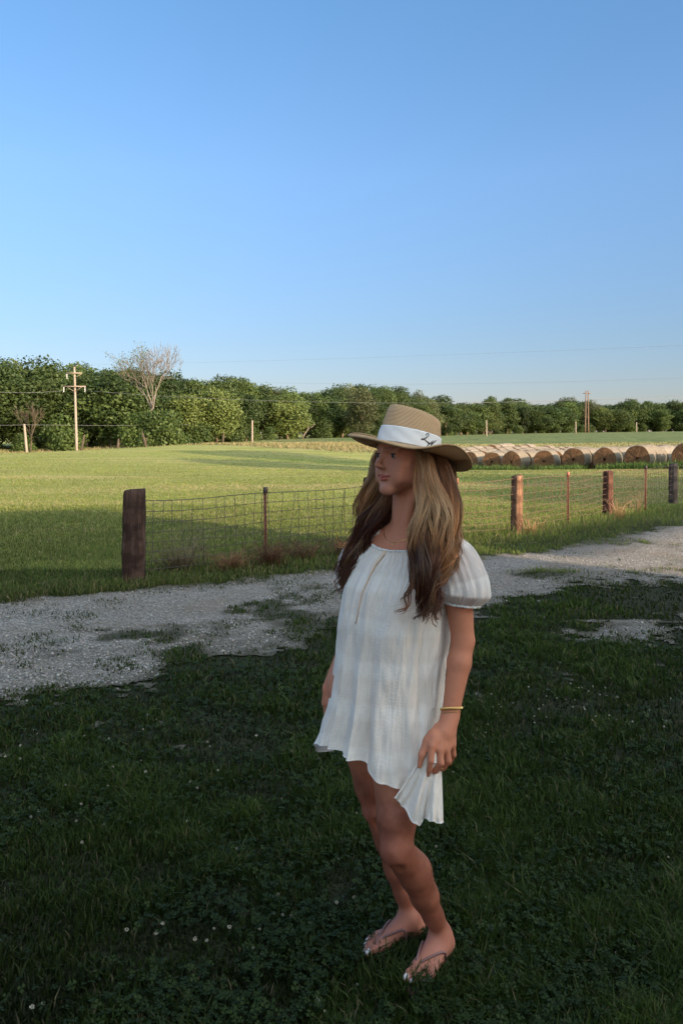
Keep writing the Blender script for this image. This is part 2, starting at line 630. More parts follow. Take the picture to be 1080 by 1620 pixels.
def lawn():
    # near lawn, in the foreground
    x, y = screen_scatter(330000, 905, 1760, p=1.0)
    gm = gravel_mask(x, y)
    keep = gm < -.16 + rng.normal(0, .34, len(x))
    patch = fnoise(x * 1.5, y * 1.5, 21, 3)
    fine = fnoise(x * 5, y * 5, 22, 2)
    # thin worn soil shows between the tufts here and there
    keep &= rng.uniform(0, 1, len(x)) < (.62 + .9 * patch + .55 * fine).clip(.34, 1)
    x, y, patch, fine, gm = x[keep], y[keep], patch[keep], fine[keep], gm[keep]
    n = len(x)
    h = (.036 + .026 * patch + .024 * fine + rng.gamma(2, .008, n)).clip(.015, .11)
    h *= np.clip(.42 + (-gm) * .5, .35, 1)
    wd = rng.uniform(.0030, .0068, n) * np.clip(y / 3, 1, 3.0)
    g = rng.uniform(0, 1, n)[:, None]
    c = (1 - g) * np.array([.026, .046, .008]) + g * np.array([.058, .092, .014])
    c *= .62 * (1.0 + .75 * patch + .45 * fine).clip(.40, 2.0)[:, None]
    dry = rng.uniform(0, 1, n) < .05 + .05 * (fine > .3)
    c[dry] = np.array([.13, .11, .055]) * rng.uniform(.5, 1, (dry.sum(), 1))
    # longer tufts round her feet
    ex, ey = [], []
    for (fx, fy, q, rr) in ((.185, 2.365, 420, .055), (.245, 2.335, 300, .05), (.205, 2.47, 260, .05), (.10, 2.455, 160, .05), (.345, 2.44, 120, .05)):
        ex.append(rng.normal(fx, rr, q)); ey.append(rng.normal(fy, rr * .55, q))
    ex, ey = np.concatenate(ex), np.concatenate(ey)
    q = len(ex)
    x, y, h = np.r_[x, ex], np.r_[y, ey], np.r_[h, rng.uniform(.035, .085, q)]
    wd = np.r_[wd, rng.uniform(.003, .006, q)]
    g2 = rng.uniform(0, 1, q)[:, None]
    c = np.concatenate([c, (1 - g2) * np.array([.016, .029, .006]) + g2 * np.array([.040, .062, .010])])
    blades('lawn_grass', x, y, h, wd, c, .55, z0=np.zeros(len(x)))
    q = 130000
    gx, gy = screen_scatter(q, 850, 1120)
    gmx = gravel_mask(gx, gy)
    cl = fnoise(gx * 3.2, gy * 3.2, 25, 3) + .6 * fnoise(gx * .8, gy * .8, 26, 2)
    k = (gmx > -.3) & (rng.uniform(0, 1, q) < (1.2 * cl + .0 - .12 * gmx.clip(0, 2)).clip(0, .6))
    gx, gy = gx[k], gy[k]
    q = len(gx)
    g2 = rng.uniform(0, 1, q)[:, None]
    blades('gravel_grass', gx, gy, rng.uniform(.012, .045, q), rng.uniform(.005, .011, q), (1 - g2) * np.array([.022, .036, .010]) + g2 * np.array([.060, .075, .022]), .8, z0=np.full(q, .006))
    # clover leaves low in the lawn
    m = 27000
    x, y = screen_scatter(m, 1010, 1760)
    pt = fnoise(x * 1.1, y * 1.1, 31, 3)
    k = (gravel_mask(x, y) < -.6) & (pt + rng.normal(0, .15, m) > -.05)
    x, y = x[k], y[k]
    n = len(x)
    hh = rng.uniform(.018, .052, n)
    s = rng.uniform(.006, .0115, n) * np.clip(y / 3.2, 1, 2)
    th = rng.uniform(0, 6.28, n)
    tx, ty = rng.normal(0, .35, n), rng.normal(0, .35, n)
    Vs = []
    for q in range(3):
        a = th + q * 2.094
        f = np.stack([np.cos(a), np.sin(a)], -1)
        r = np.stack([-f[:, 1], f[:, 0]], -1)
        for (u, v) in ((.08, 0), (.75, .62), (1.25, 0), (.75, -.62)):
            xy = f * (u * s)[:, None] + r * (v * s)[:, None]
            Vs.append(np.stack([x + xy[:, 0], y + xy[:, 1], hh + xy[:, 0] * tx + xy[:, 1] * ty + .002 * (abs(v) > 0)], -1))
    V = np.stack(Vs, 1)
    Q = (np.arange(n)[:, None, None] * 12 + np.arange(12).reshape(3, 4)[None]).reshape(-1, 4)
    g = rng.uniform(0, 1, n)[:, None]
    c = (1 - g) * np.array([.014, .027, .006]) + g * np.array([.030, .050, .010])
    quads('clover', V.reshape(-1, 3), Q, mat=GRASS, col=np.repeat(c, 12, 0)).__setitem__('kind', 'stuff')


def verge_and_field():
    # verge between drive and fence, and the ragged uncut grass along the fence
    x, y = screen_scatter(150000, 800, 962)
    gm = gravel_mask(x, y)
    keep = gm < -.2 + rng.normal(0, .24, len(x))
    px, py = pix(x, y)
    above = py < np.interp(px, _up[:, 0], _up[:, 1]) + 2
    above |= py < 908
    x, y, px, py = x[keep & above], y[keep & above], px[keep & above], py[keep & above]
    n = len(x)
    patch = fnoise(x * .9, y * .9, 41, 3)
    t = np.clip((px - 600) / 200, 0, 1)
    # taller near the fence line
    dist = np.abs((x + 2.23) * .669 - (y - 8.7) * .743)
    tall = np.exp(-(dist / .55) ** 2)
    h = (.04 + .025 * patch + rng.gamma(2, .010, n) + tall * rng.gamma(2, .030, n) * (.45 + t)).clip(.02, .36)
    wd = rng.uniform(.005, .009, n)
    g = rng.uniform(0, 1, n)[:, None]
    c = (1 - g) * np.array([.070, .105, .020]) + g * np.array([.150, .190, .042])
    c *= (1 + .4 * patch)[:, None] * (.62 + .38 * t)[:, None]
    dry = rng.uniform(0, 1, n) < .06 + .10 * tall
    c[dry] = np.array([.24, .19, .10]) * rng.uniform(.6, 1.2, (dry.sum(), 1))
    blades('verge_grass', x, y, h, wd, c, .5)
    # mown field
    x, y = screen_scatter(460000, 716, 905, -640, 1480, p=1.2)
    off = (x + 2.23) * .669 - (y - 8.7) * .743
    k = off < -.25
    x, y = x[k], y[k]
    n = len(x)
    patch = fnoise(x * .45, y * .22, 51, 3)
    fine = fnoise(x * 2.2, y * 2.2, 52, 2)
    row = fnoise(x * .05 + 3, y * .35 - x * .06, 53, 3)
    h = (.034 + .016 * fine + .014 * patch + rng.gamma(2, .007, n)).clip(.015, .12)
    wd = rng.uniform(.0045, .0085, n) * np.clip(y / 13, 1, 5)
    g = rng.uniform(0, 1, n)[:, None]
    c = (1 - g) * np.array([.115, .145, .028]) + g * np.array([.205, .225, .055])
    c *= (1 + .35 * patch + .2 * fine)[:, None]
    dry = rng.uniform(0, 1, n) < (.16 + 1.1 * (row - .05)).clip(.10, .85)
    c[dry] = np.array([.36, .29, .15]) * rng.uniform(.6, 1.15, (dry.sum(), 1))
    blades('field_grass', x, y, h, wd, c, .75)
    # long dry strip, weeds at the bales and at the edge of the wood
    xs, ys, hs, cs = [], [], [], []
    for (n, pxr, dr, hr, ca, cb) in ((26000, (-60, 620), (78, 132), (.18, .42), (.30, .225, .125), (.16, .17, .055)),
                                     (9000, (640, 1250), (82, 118), (.10, .28), (.30, .235, .13), (.15, .17, .055)),
                                     ):
        px = rng.uniform(*pxr, n)
        d = rng.uniform(*dr, n)
        x = (px - 540) / F_PX * d
        lo = np.interp(px, [-400, 0, 200, 300, 450, 600, 760, 900, 1080, 1500], [104, 104, 106, 97, 82, 76, 88, 86, 80, 75])
        hi = np.interp(px, [-400, 0, 200, 300, 380, 450, 540, 600, 760, 900, 1080, 1500], [116, 116, 120, 118, 122, 128, 134, 132, 122, 122, 112, 108])
        k = (d > lo + fnoise(x * .2, d * .1, 4, 2) * 4) & (d < hi)
        x, d = x[k], d[k]
        g = rng.uniform(0, 1, len(x))[:, None]
        xs.append(x); ys.append(d); hs.append(rng.uniform(*hr, len(x))); cs.append((1 - g) * np.array(ca) + g * np.array(cb))
    x, y, h, c = map(np.concatenate, (xs, ys, hs, cs))
    blades('dry_strip_grass', x, y, h, rng.uniform(.05, .10, len(x)), c, .45)
    # green weeds in front of the bales
    n = 5200
    t = rng.uniform(0, 1, n)
    fx = np.interp(t, [0, .5, 1], [7.0, 14.2, 21.5])
    fy = np.interp(t, [0, .5, 1], [62, 54.8, 46.5])
    x = fx + rng.normal(0, .6, n)
    y = fy - np.abs(rng.normal(.4, .9, n))
    cl = fnoise(x * .8, y * .8, 61, 2)
    k = cl > -.25
    x, y, cl = x[k], y[k], cl[k]
    g = rng.uniform(0, 1, len(x))[:, None]
    c = (1 - g) * np.array([.05, .10, .02]) + g * np.array([.12, .17, .04])
    blades('weeds', x, y, (.16 + .30 * (cl + .2).clip(0) + rng.gamma(2, .06, len(x))), rng.uniform(.025, .05, len(x)), c, .5)
    # row crop in the far field
    m = N('crop')
    o = m.coords()
    n1 = m.noise(o, .12, 4)
    n2 = m.noise(m.mapping(o, (.55, .10, 1)), 1.6, 5, .75)
    c = m.mix(m.ramp(n2, [(.38, 0.0), (.62, 1.0)]), (.034, .062, .018), (.100, .140, .045))
    c = m.mix(m.ramp(n1, [(.4, 0.0), (.75, .5)]), c, (.15, .17, .06))
    wv = m.n('TexWave', Vector=m.mapping(o, (1, .02, 1), (0, 0, R(-24))), Scale=.42, Distortion=1.2, Detail=2).outputs[0]
    c = m.mix(m.math('MULTIPLY', wv, .3), c, (.15, .125, .07))
    n5 = m.noise(m.mapping(o, (.03, .12, 1)), 1.0, 4, .6)
    c = m.mix(m.ramp(n5, [(.5, 0.0), (.75, .55)]), c, (.19, .16, .075))
    m.bsdf(c, .95, m.bump(n2, 1.0, .25), spec=.1)
    pxs = np.linspace(240, 1700, 150)
    tt = np.linspace(0, 1, 70)
    PX, T = np.meshgrid(pxs, tt)
    lo = np.interp(PX, [240, 380, 450, 540, 600, 760, 900, 1080, 1700], [124, 122, 128, 134, 132, 122, 122, 112, 105])
    hi = np.interp(PX, [240, 380, 540, 600, 700, 760, 900, 1080, 1700], [128, 142, 188, 204, 256, 296, 346, 358, 380])
    D = lo + (hi - lo) * T ** 1.3
    X = (PX - 540) / F_PX * D
    D = D + fnoise(X * .3, D * .3, 6, 2) * 2 * (T < .02)
    Z = terrain(X, D) + .10 + .10 * fnoise(X * .9, D * .9, 8, 3)
    Z[0] = terrain(X[0], D[0]) - .05
    nx = len(pxs)
    i = (np.arange(len(tt) - 1)[:, None] * nx + np.arange(nx - 1)[None]).ravel()
    quads('crop_field', np.stack([X, D, Z], -1).reshape(-1, 3), np.stack([i, i + 1, i + nx + 1, i + nx], -1), mat=m.m, smooth=True)['kind'] = 'stuff'


lawn()
verge_and_field()


# white clover heads: each its own small object
def clover_heads():
    m = N('clover_flower')
    a = m.attr()
    m.bsdf(a, .8, spec=.2)
    mb = MB()
    P = np.array([(0, 0, 0), (.004, 0, .03), (.003, .003, .058)])
    mb.tube(P, .0009, 4, (.05, .08, .03))
    r2 = np.random.default_rng(3)
    for k in range(34):
        u = r2.normal(size=3)
        u /= np.linalg.norm(u)
        p = np.array([.003, .003, .062]) + u * .0062
        s = np.cross(u, [0.3, .2, 1])
        s /= np.linalg.norm(s)
        t = np.cross(u, s)
        q = .0036
        mb.add([p - s * q * .4 - u * .003, p + t * q * .5 + u * .002, p + s * q * .4 + u * .004, p - t * q * .5 + u * .002], [(0, 1, 2, 3)], np.array([.42, .38, .31]) * r2.uniform(.6, 1.1))
    me = mb.build('clover_flower', m.m, link=False)
    spots = [(441, 1415), (433, 1442), (447, 1447), (455, 1447), (411, 1465), (316, 1487), (330, 1487), (338, 1463), (364, 1467), (401, 1497), (417, 1513), (423, 1520), (492, 1530), (504, 1590), (515, 1600),
             (263, 1240), (224, 1193), (300, 1232), (372, 1340), (89, 1299), (130, 1330), (55, 1600), (72, 1582), (198, 1470), (247, 1475), (565, 1420), (528, 1430), (490, 1460), (261, 1460),
             (565, 1285), (574, 1280), (560, 1320), (690, 1335), (535, 1352), (33, 1174), (60, 1150), (135, 1155), (171, 1160), (33, 1195), (180, 1210), (100, 1162), (234, 1122), (245, 1127), (350, 1215),
             (961, 1470), (975, 1500), (1025, 1410), (1045, 1515), (782, 1590), (720, 1215), (566, 1552), (740, 1528), (960, 1275), (1060, 1350)]
    for _ in range(58):
        spots.append((rng.normal(900, 95), rng.uniform(1055, 1150)))
    for _ in range(26):
        spots.append((rng.uniform(0, 520), rng.uniform(1130, 1300)))
    proto = None
    for (px, py) in spots:
        d = ground_d(py + 18)
        x = (px - 540) / F_PX * d
        if proto is None:
            o = proto = link_mesh('clover_flower', me)
            tag(o, 'small white clover flower head on a thin stem in the shaded lawn', 'clover flower', 'white clover flowers scattered in the lawn')
        else:
            o = proto.copy()
            COL.objects.link(o)
        o.location = (x, d, 0)
        s = rng.uniform(.42, .75)
        o.scale = (s, s, s * rng.uniform(.8, 1.05))
        o.rotation_euler = (rng.normal(0, .15), rng.normal(0, .15), rng.uniform(0, 6.28))


clover_heads()


# ------------------------------------------------------------------ trees
LEAF = leafy('leaf', trans=.25, rand=.30, rough=.55, spec=.25)
BARK = N('bark')
_o = BARK.coords()
_n = BARK.noise(BARK.mapping(_o, (4, 4, .6)), 3, 5, .6)
BARK.bsdf(BARK.ramp(_n, [(.3, (.08, .06, .045)), (.7, (.26, .20, .15))]), .9, BARK.bump(_n, .6, .05), spec=.1)
PALE = N('pale_bark')
_o = PALE.coords()
_n = PALE.noise(PALE.mapping(_o, (3, 3, .8)), 3, 4, .6)
PALE.bsdf(PALE.ramp(_n, [(.3, (.22, .165, .12)), (.7, (.38, .30, .23))]), .9, spec=.1)


GREYB = N('grey_bark')
GREYB.bsdf((.155, .132, .112), .9, spec=.1)
DULL = N('dull_bark')
_o = DULL.coords()
_n = DULL.noise(DULL.mapping(_o, (3, 3, .8)), 3, 4, .6)
DULL.bsdf(DULL.ramp(_n, [(.3, (.045, .035, .024)), (.7, (.10, .078, .056))]), .9, spec=.1)


def crown_mesh(name, seed, W, H, z0, nlobe, nleaf, leaf, tones, lobe=(.14, .30), droop=0.0, top_light=.3):
    """many leaf-sized quads over the shells of overlapping lobes"""
    r = np.random.default_rng(seed)
    Cs, Rs = [], []
    for k in range(nlobe):
        for _ in range(30):
            u = r.uniform(-1, 1, 3)
            if (u ** 2).sum() < 1:
                break
        sc = 1 - .25 * max(u[2], 0)
        Cs.append(np.array([u[0] * W * .36 * sc, u[1] * W * .36 * sc, z0 + H * (.5 + .42 * u[2])]))
        rr = W * r.uniform(*lobe)
        Rs.append(np.array([rr, rr, rr * r.uniform(.6, .9)]))
    Cs, Rs = np.array(Cs), np.array(Rs)
    vol = Rs[:, 0] ** 2
    li = r.choice(nlobe, nleaf, p=vol / vol.sum())
    u = r.normal(size=(nleaf, 3))
    u /= np.linalg.norm(u, axis=1)[:, None]
    rad = r.uniform(.45, 1.12, nleaf) ** .6
    lump = 1 + .45 * fnoise(u[:, 0] * 3 + li, u[:, 2] * 3 + u[:, 1] * 2, seed, 2)
    P = Cs[li] + u * Rs[li] * (rad * lump)[:, None]
    P[:, 2] -= droop * np.hypot(P[:, 0], P[:, 1]) * .4
    nrm = u * .7 + r.normal(0, .6, (nleaf, 3)) + np.array([0, 0, .35])
    nrm /= np.linalg.norm(nrm, axis=1)[:, None]
    t = np.cross(nrm, r.normal(size=(nleaf, 3)))
    t /= np.linalg.norm(t, axis=1)[:, None]
    b = np.cross(nrm, t)
    s = leaf * r.uniform(.55, 1.25, nleaf)[:, None]
    V = np.stack([P - t * s - b * s * .2, P + b * s * .55, P + t * s * .9 + b * s * .15, P - b * s * .6], 1).reshape(-1, 3)
    Q = np.arange(nleaf * 4).reshape(-1, 4)
    tone_l = r.uniform(0, 1, nlobe)[li]
    g = (.65 * tone_l + .35 * r.uniform(0, 1, nleaf))[:, None]
    c = (1 - g) * np.array(tones[0]) + g * np.array(tones[1])
    return quads(name, V, Q, mat=LEAF, col=np.repeat(c, 4, 0), link=False), Cs


def trunk_mesh(name, seed, H, rad, Cs, mat=None, lean=0.0, n=7):
    r = np.random.default_rng(seed + 99)
    mb = MB()
    t = np.linspace(0, 1, 6)
    top = H * .75
    P = np.stack([lean * top * t + .12 * np.sin(t * 5 + seed), .12 * np.cos(t * 4 + seed) - .12, top * t - .3], -1)
    mb.tube(P, rad * (1.15 - .85 * t), 7)
    for c in Cs[:n]:
        k = r.uniform(.25, .75)
        a = np.array([np.interp(k, t, P[:, i]) for i in range(3)])
        m_ = (a + c) * .5 + r.normal(0, .2, 3)
        mb.tube(np.stack([a, m_, c]), [rad * .42, rad * .28, rad * .1], 5)
    return mb.build(name, mat or BARK.m, smooth=True, link=False)


DG = ((.016, .030, .008), (.050, .078, .019))
MG = ((.024, .042, .010), (.076, .108, .026))
YG = ((.045, .066, .015), (.110, .135, .036))
OG = ((.042, .052, .020), (.105, .120, .048))
KINDS = {
    'dense': dict(W=7.5, H=10.6, z0=.5, nlobe=34, nleaf=13000, leaf=.21, tones=DG),
    'full': dict(W=8.0, H=11.2, z0=.3, nlobe=40, nleaf=13500, leaf=.21, tones=MG),
    'round': dict(W=9.0, H=9.8, z0=.8, nlobe=32, nleaf=13000, leaf=.22, tones=MG),
    'light': dict(W=7.0, H=10.5, z0=.4, nlobe=30, nleaf=9500, leaf=.20, tones=YG),
    'olive': dict(W=7.5, H=10.5, z0=.8, nlobe=36, nleaf=13000, leaf=.18, tones=OG, droop=.15),
    'tall': dict(W=5.5, H=11.9, z0=.5, nlobe=34, nleaf=11000, leaf=.20, tones=DG),
    'bush': dict(W=4.4, H=3.4, z0=-.3, nlobe=16, nleaf=4600, leaf=.17, tones=MG, lobe=(.2, .36)),
    'high': dict(W=9.5, H=5.0, z0=9.0, nlobe=20, nleaf=9000, leaf=.25, tones=MG),
}
PROTO = {}
for _i, (_k, _a) in enumerate(KINDS.items()):
    for _v in range(2):
        _cr, _Cs = crown_mesh('crown', 100 + _i * 10 + _v, **_a)
        _tr = None if _k == 'bush' else trunk_mesh('trunk', 100 + _i * 10 + _v, _a['H'] + _a['z0'], .19, _Cs, n=9)
        PROTO[_k, _v] = (_cr, _tr, _a['H'] + _a['z0'])


def plant(kind, v, x, y, height, label, cat='tree', group=None, wide=1.0, name='tree', rot=None, sink=0.0):
    cr, tr, H = PROTO[kind, v]
    s = height / H
    z = float(terrain(x, y)) - sink
    root = empty(name, (x, y, z))
    root.scale = (s * wide, s * wide, s)
    root.rotation_euler = (0, 0, rng.uniform(0, 6.28) if rot is None else rot)
    tag(root, label, cat, group)
    link_mesh('crown', cr, root)
    if tr is not None:
        link_mesh('trunk', tr, root)
    return root


_top = np.array([(-300, 570), (0, 566), (40, 573), (75, 578), (110, 577), (150, 581), (185, 575), (215, 584), (250, 592), (290, 592), (320, 597), (350, 599), (372, 594), (400, 601), (430, 608), (460, 613), (490, 617), (525, 617), (545, 608),
                 (575, 607), (600, 609), (640, 612), (660, 622), (690, 626), (715, 632), (740, 640), (762, 628), (790, 628), (820, 634), (850, 641), (882, 632), (905, 630), (932, 633), (958, 642), (990, 630), (1020, 635), (1052, 638), (1085, 632), (1400, 632)], float)
_dw = np.array([(-300, 116), (0, 116), (200, 122), (300, 130), (380, 144), (460, 166), (540, 190), (600, 206), (700, 258), (760, 298), (900, 348), (1080, 360), (1400, 372)], float)


def wood():
    """the wood along the far side of the field"""
    kinds = ['dense', 'full', 'round', 'tall', 'dense', 'full', 'light', 'olive']
    texts = {'dense': ('dense dark green tree crowded in the wood edge', 'dark dense trees of the wood'),
             'full': ('full mid green leafy tree in the wood edge', 'full green trees of the wood'),
             'round': ('round topped green tree in the wood edge', 'round topped trees of the wood'),
             'tall': ('narrow tall dark tree rising in the wood edge', 'narrow tall trees of the wood'),
             'light': ('yellowish light green tree catching the sun in the wood', 'yellowish trees of the wood'),
             'olive': ('greyish olive green tree in the wood edge', 'olive green trees of the wood')}
    for row in range(4):
        px = -430 + row * 17
        while px < 1260:
            d = np.interp(px, _dw[:, 0], _dw[:, 1])
            far = px > 690
            dd = d + (row * (8.5 if not far else 9)) + rng.uniform(-2.0, 4.0)
            top = np.interp(px, _top[:, 0], _top[:, 1]) + rng.uniform(-2, 8) * (1 if not far else .8) + (0 if row else rng.uniform(2, 30)) * (1 if not far else .45)
            x = (px - 540) / F_PX * dd
            zb = float(terrain(x, dd))
            ztop = CAM_Z - (top - HOR) / F_PX * dd
            hgt = max(ztop - zb, 5.0)
            k = kinds[rng.integers(len(kinds))]
            if 460 < px < 520 and row == 0:      # the dark gap in the wood
                px += 12
                continue
            if row == 0 and rng.uniform() < .26:
                px += rng.uniform(.5, 1.0) * 4.8 * F_PX / dd
                continue
            if row == 0 and 300 < px < 380 and rng.uniform() < .6:
                k = 'light'
            if row and k == 'light' and rng.uniform() < .7:
                k = 'dense'
            a = texts[k]
            far_t = ' far across the crop field' if far else ' beyond the mown field'
            plant(k, int(rng.integers(2)), x, dd, hgt * rng.uniform(1.0, 1.07), a[0] + far_t, group=a[1] + far_t, wide=rng.uniform(.9, 1.3) * (1.2 if far else 1.0) * np.clip(11.5 / hgt, .8, 1.25))
            px += rng.uniform(.55, 1.15) * (4.8 if not far else 6.0) * F_PX / dd
    # bushes closing the foot of the wood, some standing back between the trunks
    px = -420
    while px < 1240:
        d = np.interp(px, _dw[:, 0], _dw[:, 1]) - rng.choice([rng.uniform(1.0, 4.0), -6.0, -14.0])
        x = (px - 540) / F_PX * d
        far = px > 690
        if not (468 < px < 500):
            plant('bush', int(rng.integers(2)), x, d, rng.uniform(1.8, 4.6), 'leafy green bush closing the foot of the wood' + (' across the crop field' if far else ' beyond the mown field'), 'bush',
                  'bushes at the foot of the wood' + (' across the crop field' if far else ''), wide=rng.uniform(.8, 1.25), name='bush', sink=.2)
        px += rng.uniform(.3, 1.5) * 3.4 * F_PX / d


wood()


def lone_trees():
    x, y = (572 - 540) / F_PX * 178, 178
    r = plant('olive', 0, x, y, 11.0, 'big pale olive tree with drooping crown standing out from the wood left of the hat', group=None, wide=1.05)
    x, y = (352 - 540) / F_PX * 137, 137
    plant('light', 1, x, y, 10.2, 'sunlit yellowish tree with layered branches right of the bare tree', wide=1.15)
    # leaning trunk in the dark gap
    mb = MB()
    b = at(481, 694, 172)
    mb.tube(np.array([b + (-.6, 0, -.4), b + (.1, 0, 1.0), b + (.9, 0, 2.1), b + (.7, 0, 3.4), b + (1.2, 0, 4.8)]), [.22, .18, .15, .11, .05], 7)
    mb.tube(np.array([b + (.9, 0, 2.1), b + (1.8, 0, 2.5), b + (2.3, 0, 3.4)]), [.11, .08, .04], 6)
    o = mb.build('leaning_tree', GREYB.m, smooth=True)
    tag(o, 'crooked bare trunk leaning in the dark gap of the wood', 'tree')


def bare_tree(name, px, py, d, height, spread, seed, label, leafy_bits=0, trunk=.2, up=.5, levels=5):
    r = np.random.default_rng(seed)
    root = empty(name, tuple(at(px, py, d)))
    tag(root, label, 'tree')
    tk, br = MB(), MB()
    tips = []

    def grow(p, dirn, ln, rad, lev, mb):
        pts, rads = [p], [rad]
        dd = dirn
        for k in range(4):
            dd = dd + r.normal(0, .12, 3) + np.array([0, 0, .06])
            dd /= np.linalg.norm(dd)
            pts.append(pts[-1] + dd * ln / 4)
            rads.append(rad * (1 - .13 * (k + 1)))
        mb.tube(np.array(pts), rads, 7 if lev < 2 else 4, cap=True)
        if lev >= levels:
            tips.append(pts[-1])
            return
        nb = r.integers(2, 4) + (lev < 4)
        for _ in range(nb):
            k = r.integers(2, 5)
            ax = r.normal(size=3)
            ax -= dd * ax.dot(dd)
            ax /= np.linalg.norm(ax)
            nd = dd + ax * r.uniform(.45, .95) * spread + np.array([0, 0, .12])
            nd /= np.linalg.norm(nd)
            grow(pts[k], nd, ln * r.uniform(.55, .80), max(rads[k] * r.uniform(.5, .75), .022), lev + 1, br)

    t = np.linspace(0, 1, 5)
    P = np.stack([.15 * np.sin(t * 4 + seed) * t, 0 * t, t * height * up - .2], -1)
    tk.tube(P, trunk * (1.2 - .4 * t), 8)
    for k in range(5):
        a = k * 1.26 + r.uniform(-.3, .3)
        f = r.uniform(.55, 1.0)
        s = np.array([np.interp(f, t, P[:, i]) for i in range(3)])
        nd = np.array([math.cos(a) * spread * .7, math.sin(a) * spread * .7, 1.0])
        grow(s, nd / np.linalg.norm(nd), height * (1 - up) * .52, trunk * .55, 1, br)
    mt = GREYB.m if name == 'dead_tree' else DULL.m
    tk.build('trunk', mt, root, smooth=True)
    br.build('branches', mt, root, smooth=True)
    if leafy_bits:
        T = np.array(tips)
        T = T[T[:, 0] < np.quantile(T[:, 0], .38)]
        P = T[r.integers(0, len(T), leafy_bits)] + r.normal(0, .28, (leafy_bits, 3))
        u = r.normal(size=(leafy_bits, 3, 3)) * .085
        V = (P[:, None] + u).reshape(-1, 3)
        g = r.uniform(0, 1, leafy_bits)[:, None]
        c = (1 - g) * np.array([.06, .07, .02]) + g * np.array([.14, .15, .06])
        quads('crown', V, np.arange(leafy_bits * 3).reshape(-1, 3), mat=LEAF, col=np.repeat(c, 3, 0), parent=root)
    return root


lone_trees()
bare_tree('dead_tree', 240, 704, 116.5, 14.2, .80, 12, 'tall pale dead tree with bare spreading branches in front of the wood', 1300, .19, .45)
bare_tree('bare_sapling', 49, 715, 111, 6.6, .45, 5, 'thin bare leaning sapling beside the short pole at the left edge', 0, .10, .35, 4)


for (px, d, h) in ((218, 115.5, 4.6), (243, 115.6, 4.9), (268, 116.0, 4.8)):
    plant('bush', 0, (px - 540) / F_PX * d, d, h, 'leafy green bush closing the foot of the wood beyond the mown field', 'bush', 'bushes at the foot of the wood', wide=.8, name='bush', sink=.2)


def stubs():
    for (px, py, d, h, lean, label) in ((232, 708, 107, 2.4, -.25, 'pale broken tree stump leaning at the wood edge below the dead tree'),
                                        (186, 712, 106, 1.7, .1, 'short pale split stump at the wood edge right of the utility pole'),
                                        (128, 716, 108, 2.6, .2, 'forked bleached snag directly behind the utility pole'),
                                        (352, 699, 128, 2.0, .1, 'reddish broken snag beside the lone white post')):
        mb = MB()
        b = at(px, py, d)
        b[2] = float(terrain(b[0], b[1])) - .1
        mb.tube(np.array([b, b + (lean * h * .5, 0, h * .55), b + (lean * h, 0, h)]), [.2, .17, .09], 8)
        mb.tube(np.array([b + (lean * h * .3, 0, h * .35), b + (lean * h * .3 + .35, 0, h * .7)]), [.09, .04], 6)
        tag(mb.build('tree_stump', DULL.m, smooth=True), label, 'tree stump')


stubs()


# unseen trees that shade the field; back row and high crowns added for that
def shade_trees():
    for (x, y, h, k, wd) in SHADE_TREES:
        plant(k, 0, x, y, h, 'broad leafy tree standing outside the picture to the right of the field', group='trees right of the field', wide=wd, rot=1.0)


SHADE_TREES = ((25.9, 4.9, 10.6, 'round', .9), (26.9, 13.4, 10.8, 'round', 1.0), (29.7, .2, 12.3, 'full', .95), (32.3, 5.9, 13.0, 'full', 1.0), (39.2, -4.3, 15.9, 'dense', .95), (42.4, 2.3, 17.2, 'dense', 1.0), (30.6, 23.5, 18, 'high', .85), (27.5, 40.0, 18.5, 'high', .8))
shade_trees()
# ------------------------------------------------------------------ fence
def wood_mat(name, a, b, c, grain=1.0):
    m = N(name)
    o = m.coords()
    st = m.mapping(o, (26, 26, 1.6))
    n = m.noise(st, 1.0, 6, .65, .4)
    n2 = m.noise(o, 5, 4, .6)
    n3 = m.noise(m.mapping(o, (60, 60, 2.0)), 1.0, 3)
    col = m.ramp(n, [(.3, a), (.55, b), (.75, c)])
    col = m.mix(m.ramp(n2, [(.42, .75), (.62, 0.0)]), col, tuple(v * .42 for v in a))
    col = m.mix(m.ramp(n3, [(.62, 0.0), (.72, .8)]), col, tuple(v * .3 for v in a))
    m.bsdf(col, .9, m.bump(m.math('ADD', n, m.math('MULTIPLY', n3, -.6)), .8 * grain, .012), spec=.12)
    return m.m


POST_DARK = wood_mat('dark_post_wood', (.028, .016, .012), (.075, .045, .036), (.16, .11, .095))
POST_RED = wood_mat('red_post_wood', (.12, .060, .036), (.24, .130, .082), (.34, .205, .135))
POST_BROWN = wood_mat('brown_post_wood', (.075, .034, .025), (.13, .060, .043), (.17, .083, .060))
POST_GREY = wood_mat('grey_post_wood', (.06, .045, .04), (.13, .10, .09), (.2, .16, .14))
RUST = N('rusty_steel')
_o = RUST.coords()
_n = RUST.noise(_o, 30, 4)
RUST.bsdf(RUST.ramp(_n, [(.3, (.09, .035, .022)), (.7, (.21, .095, .06))]), .75, spec=.3)
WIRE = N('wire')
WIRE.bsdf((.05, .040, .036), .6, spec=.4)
WIRE_LIT = N('lit_rusty_wire')
WIRE_LIT.bsdf((.15, .085, .055), .6, spec=.4)  # lighter rusty copy of the wire, sunlight put into its colour

FENCE_DIR = np.array([.743, .669])


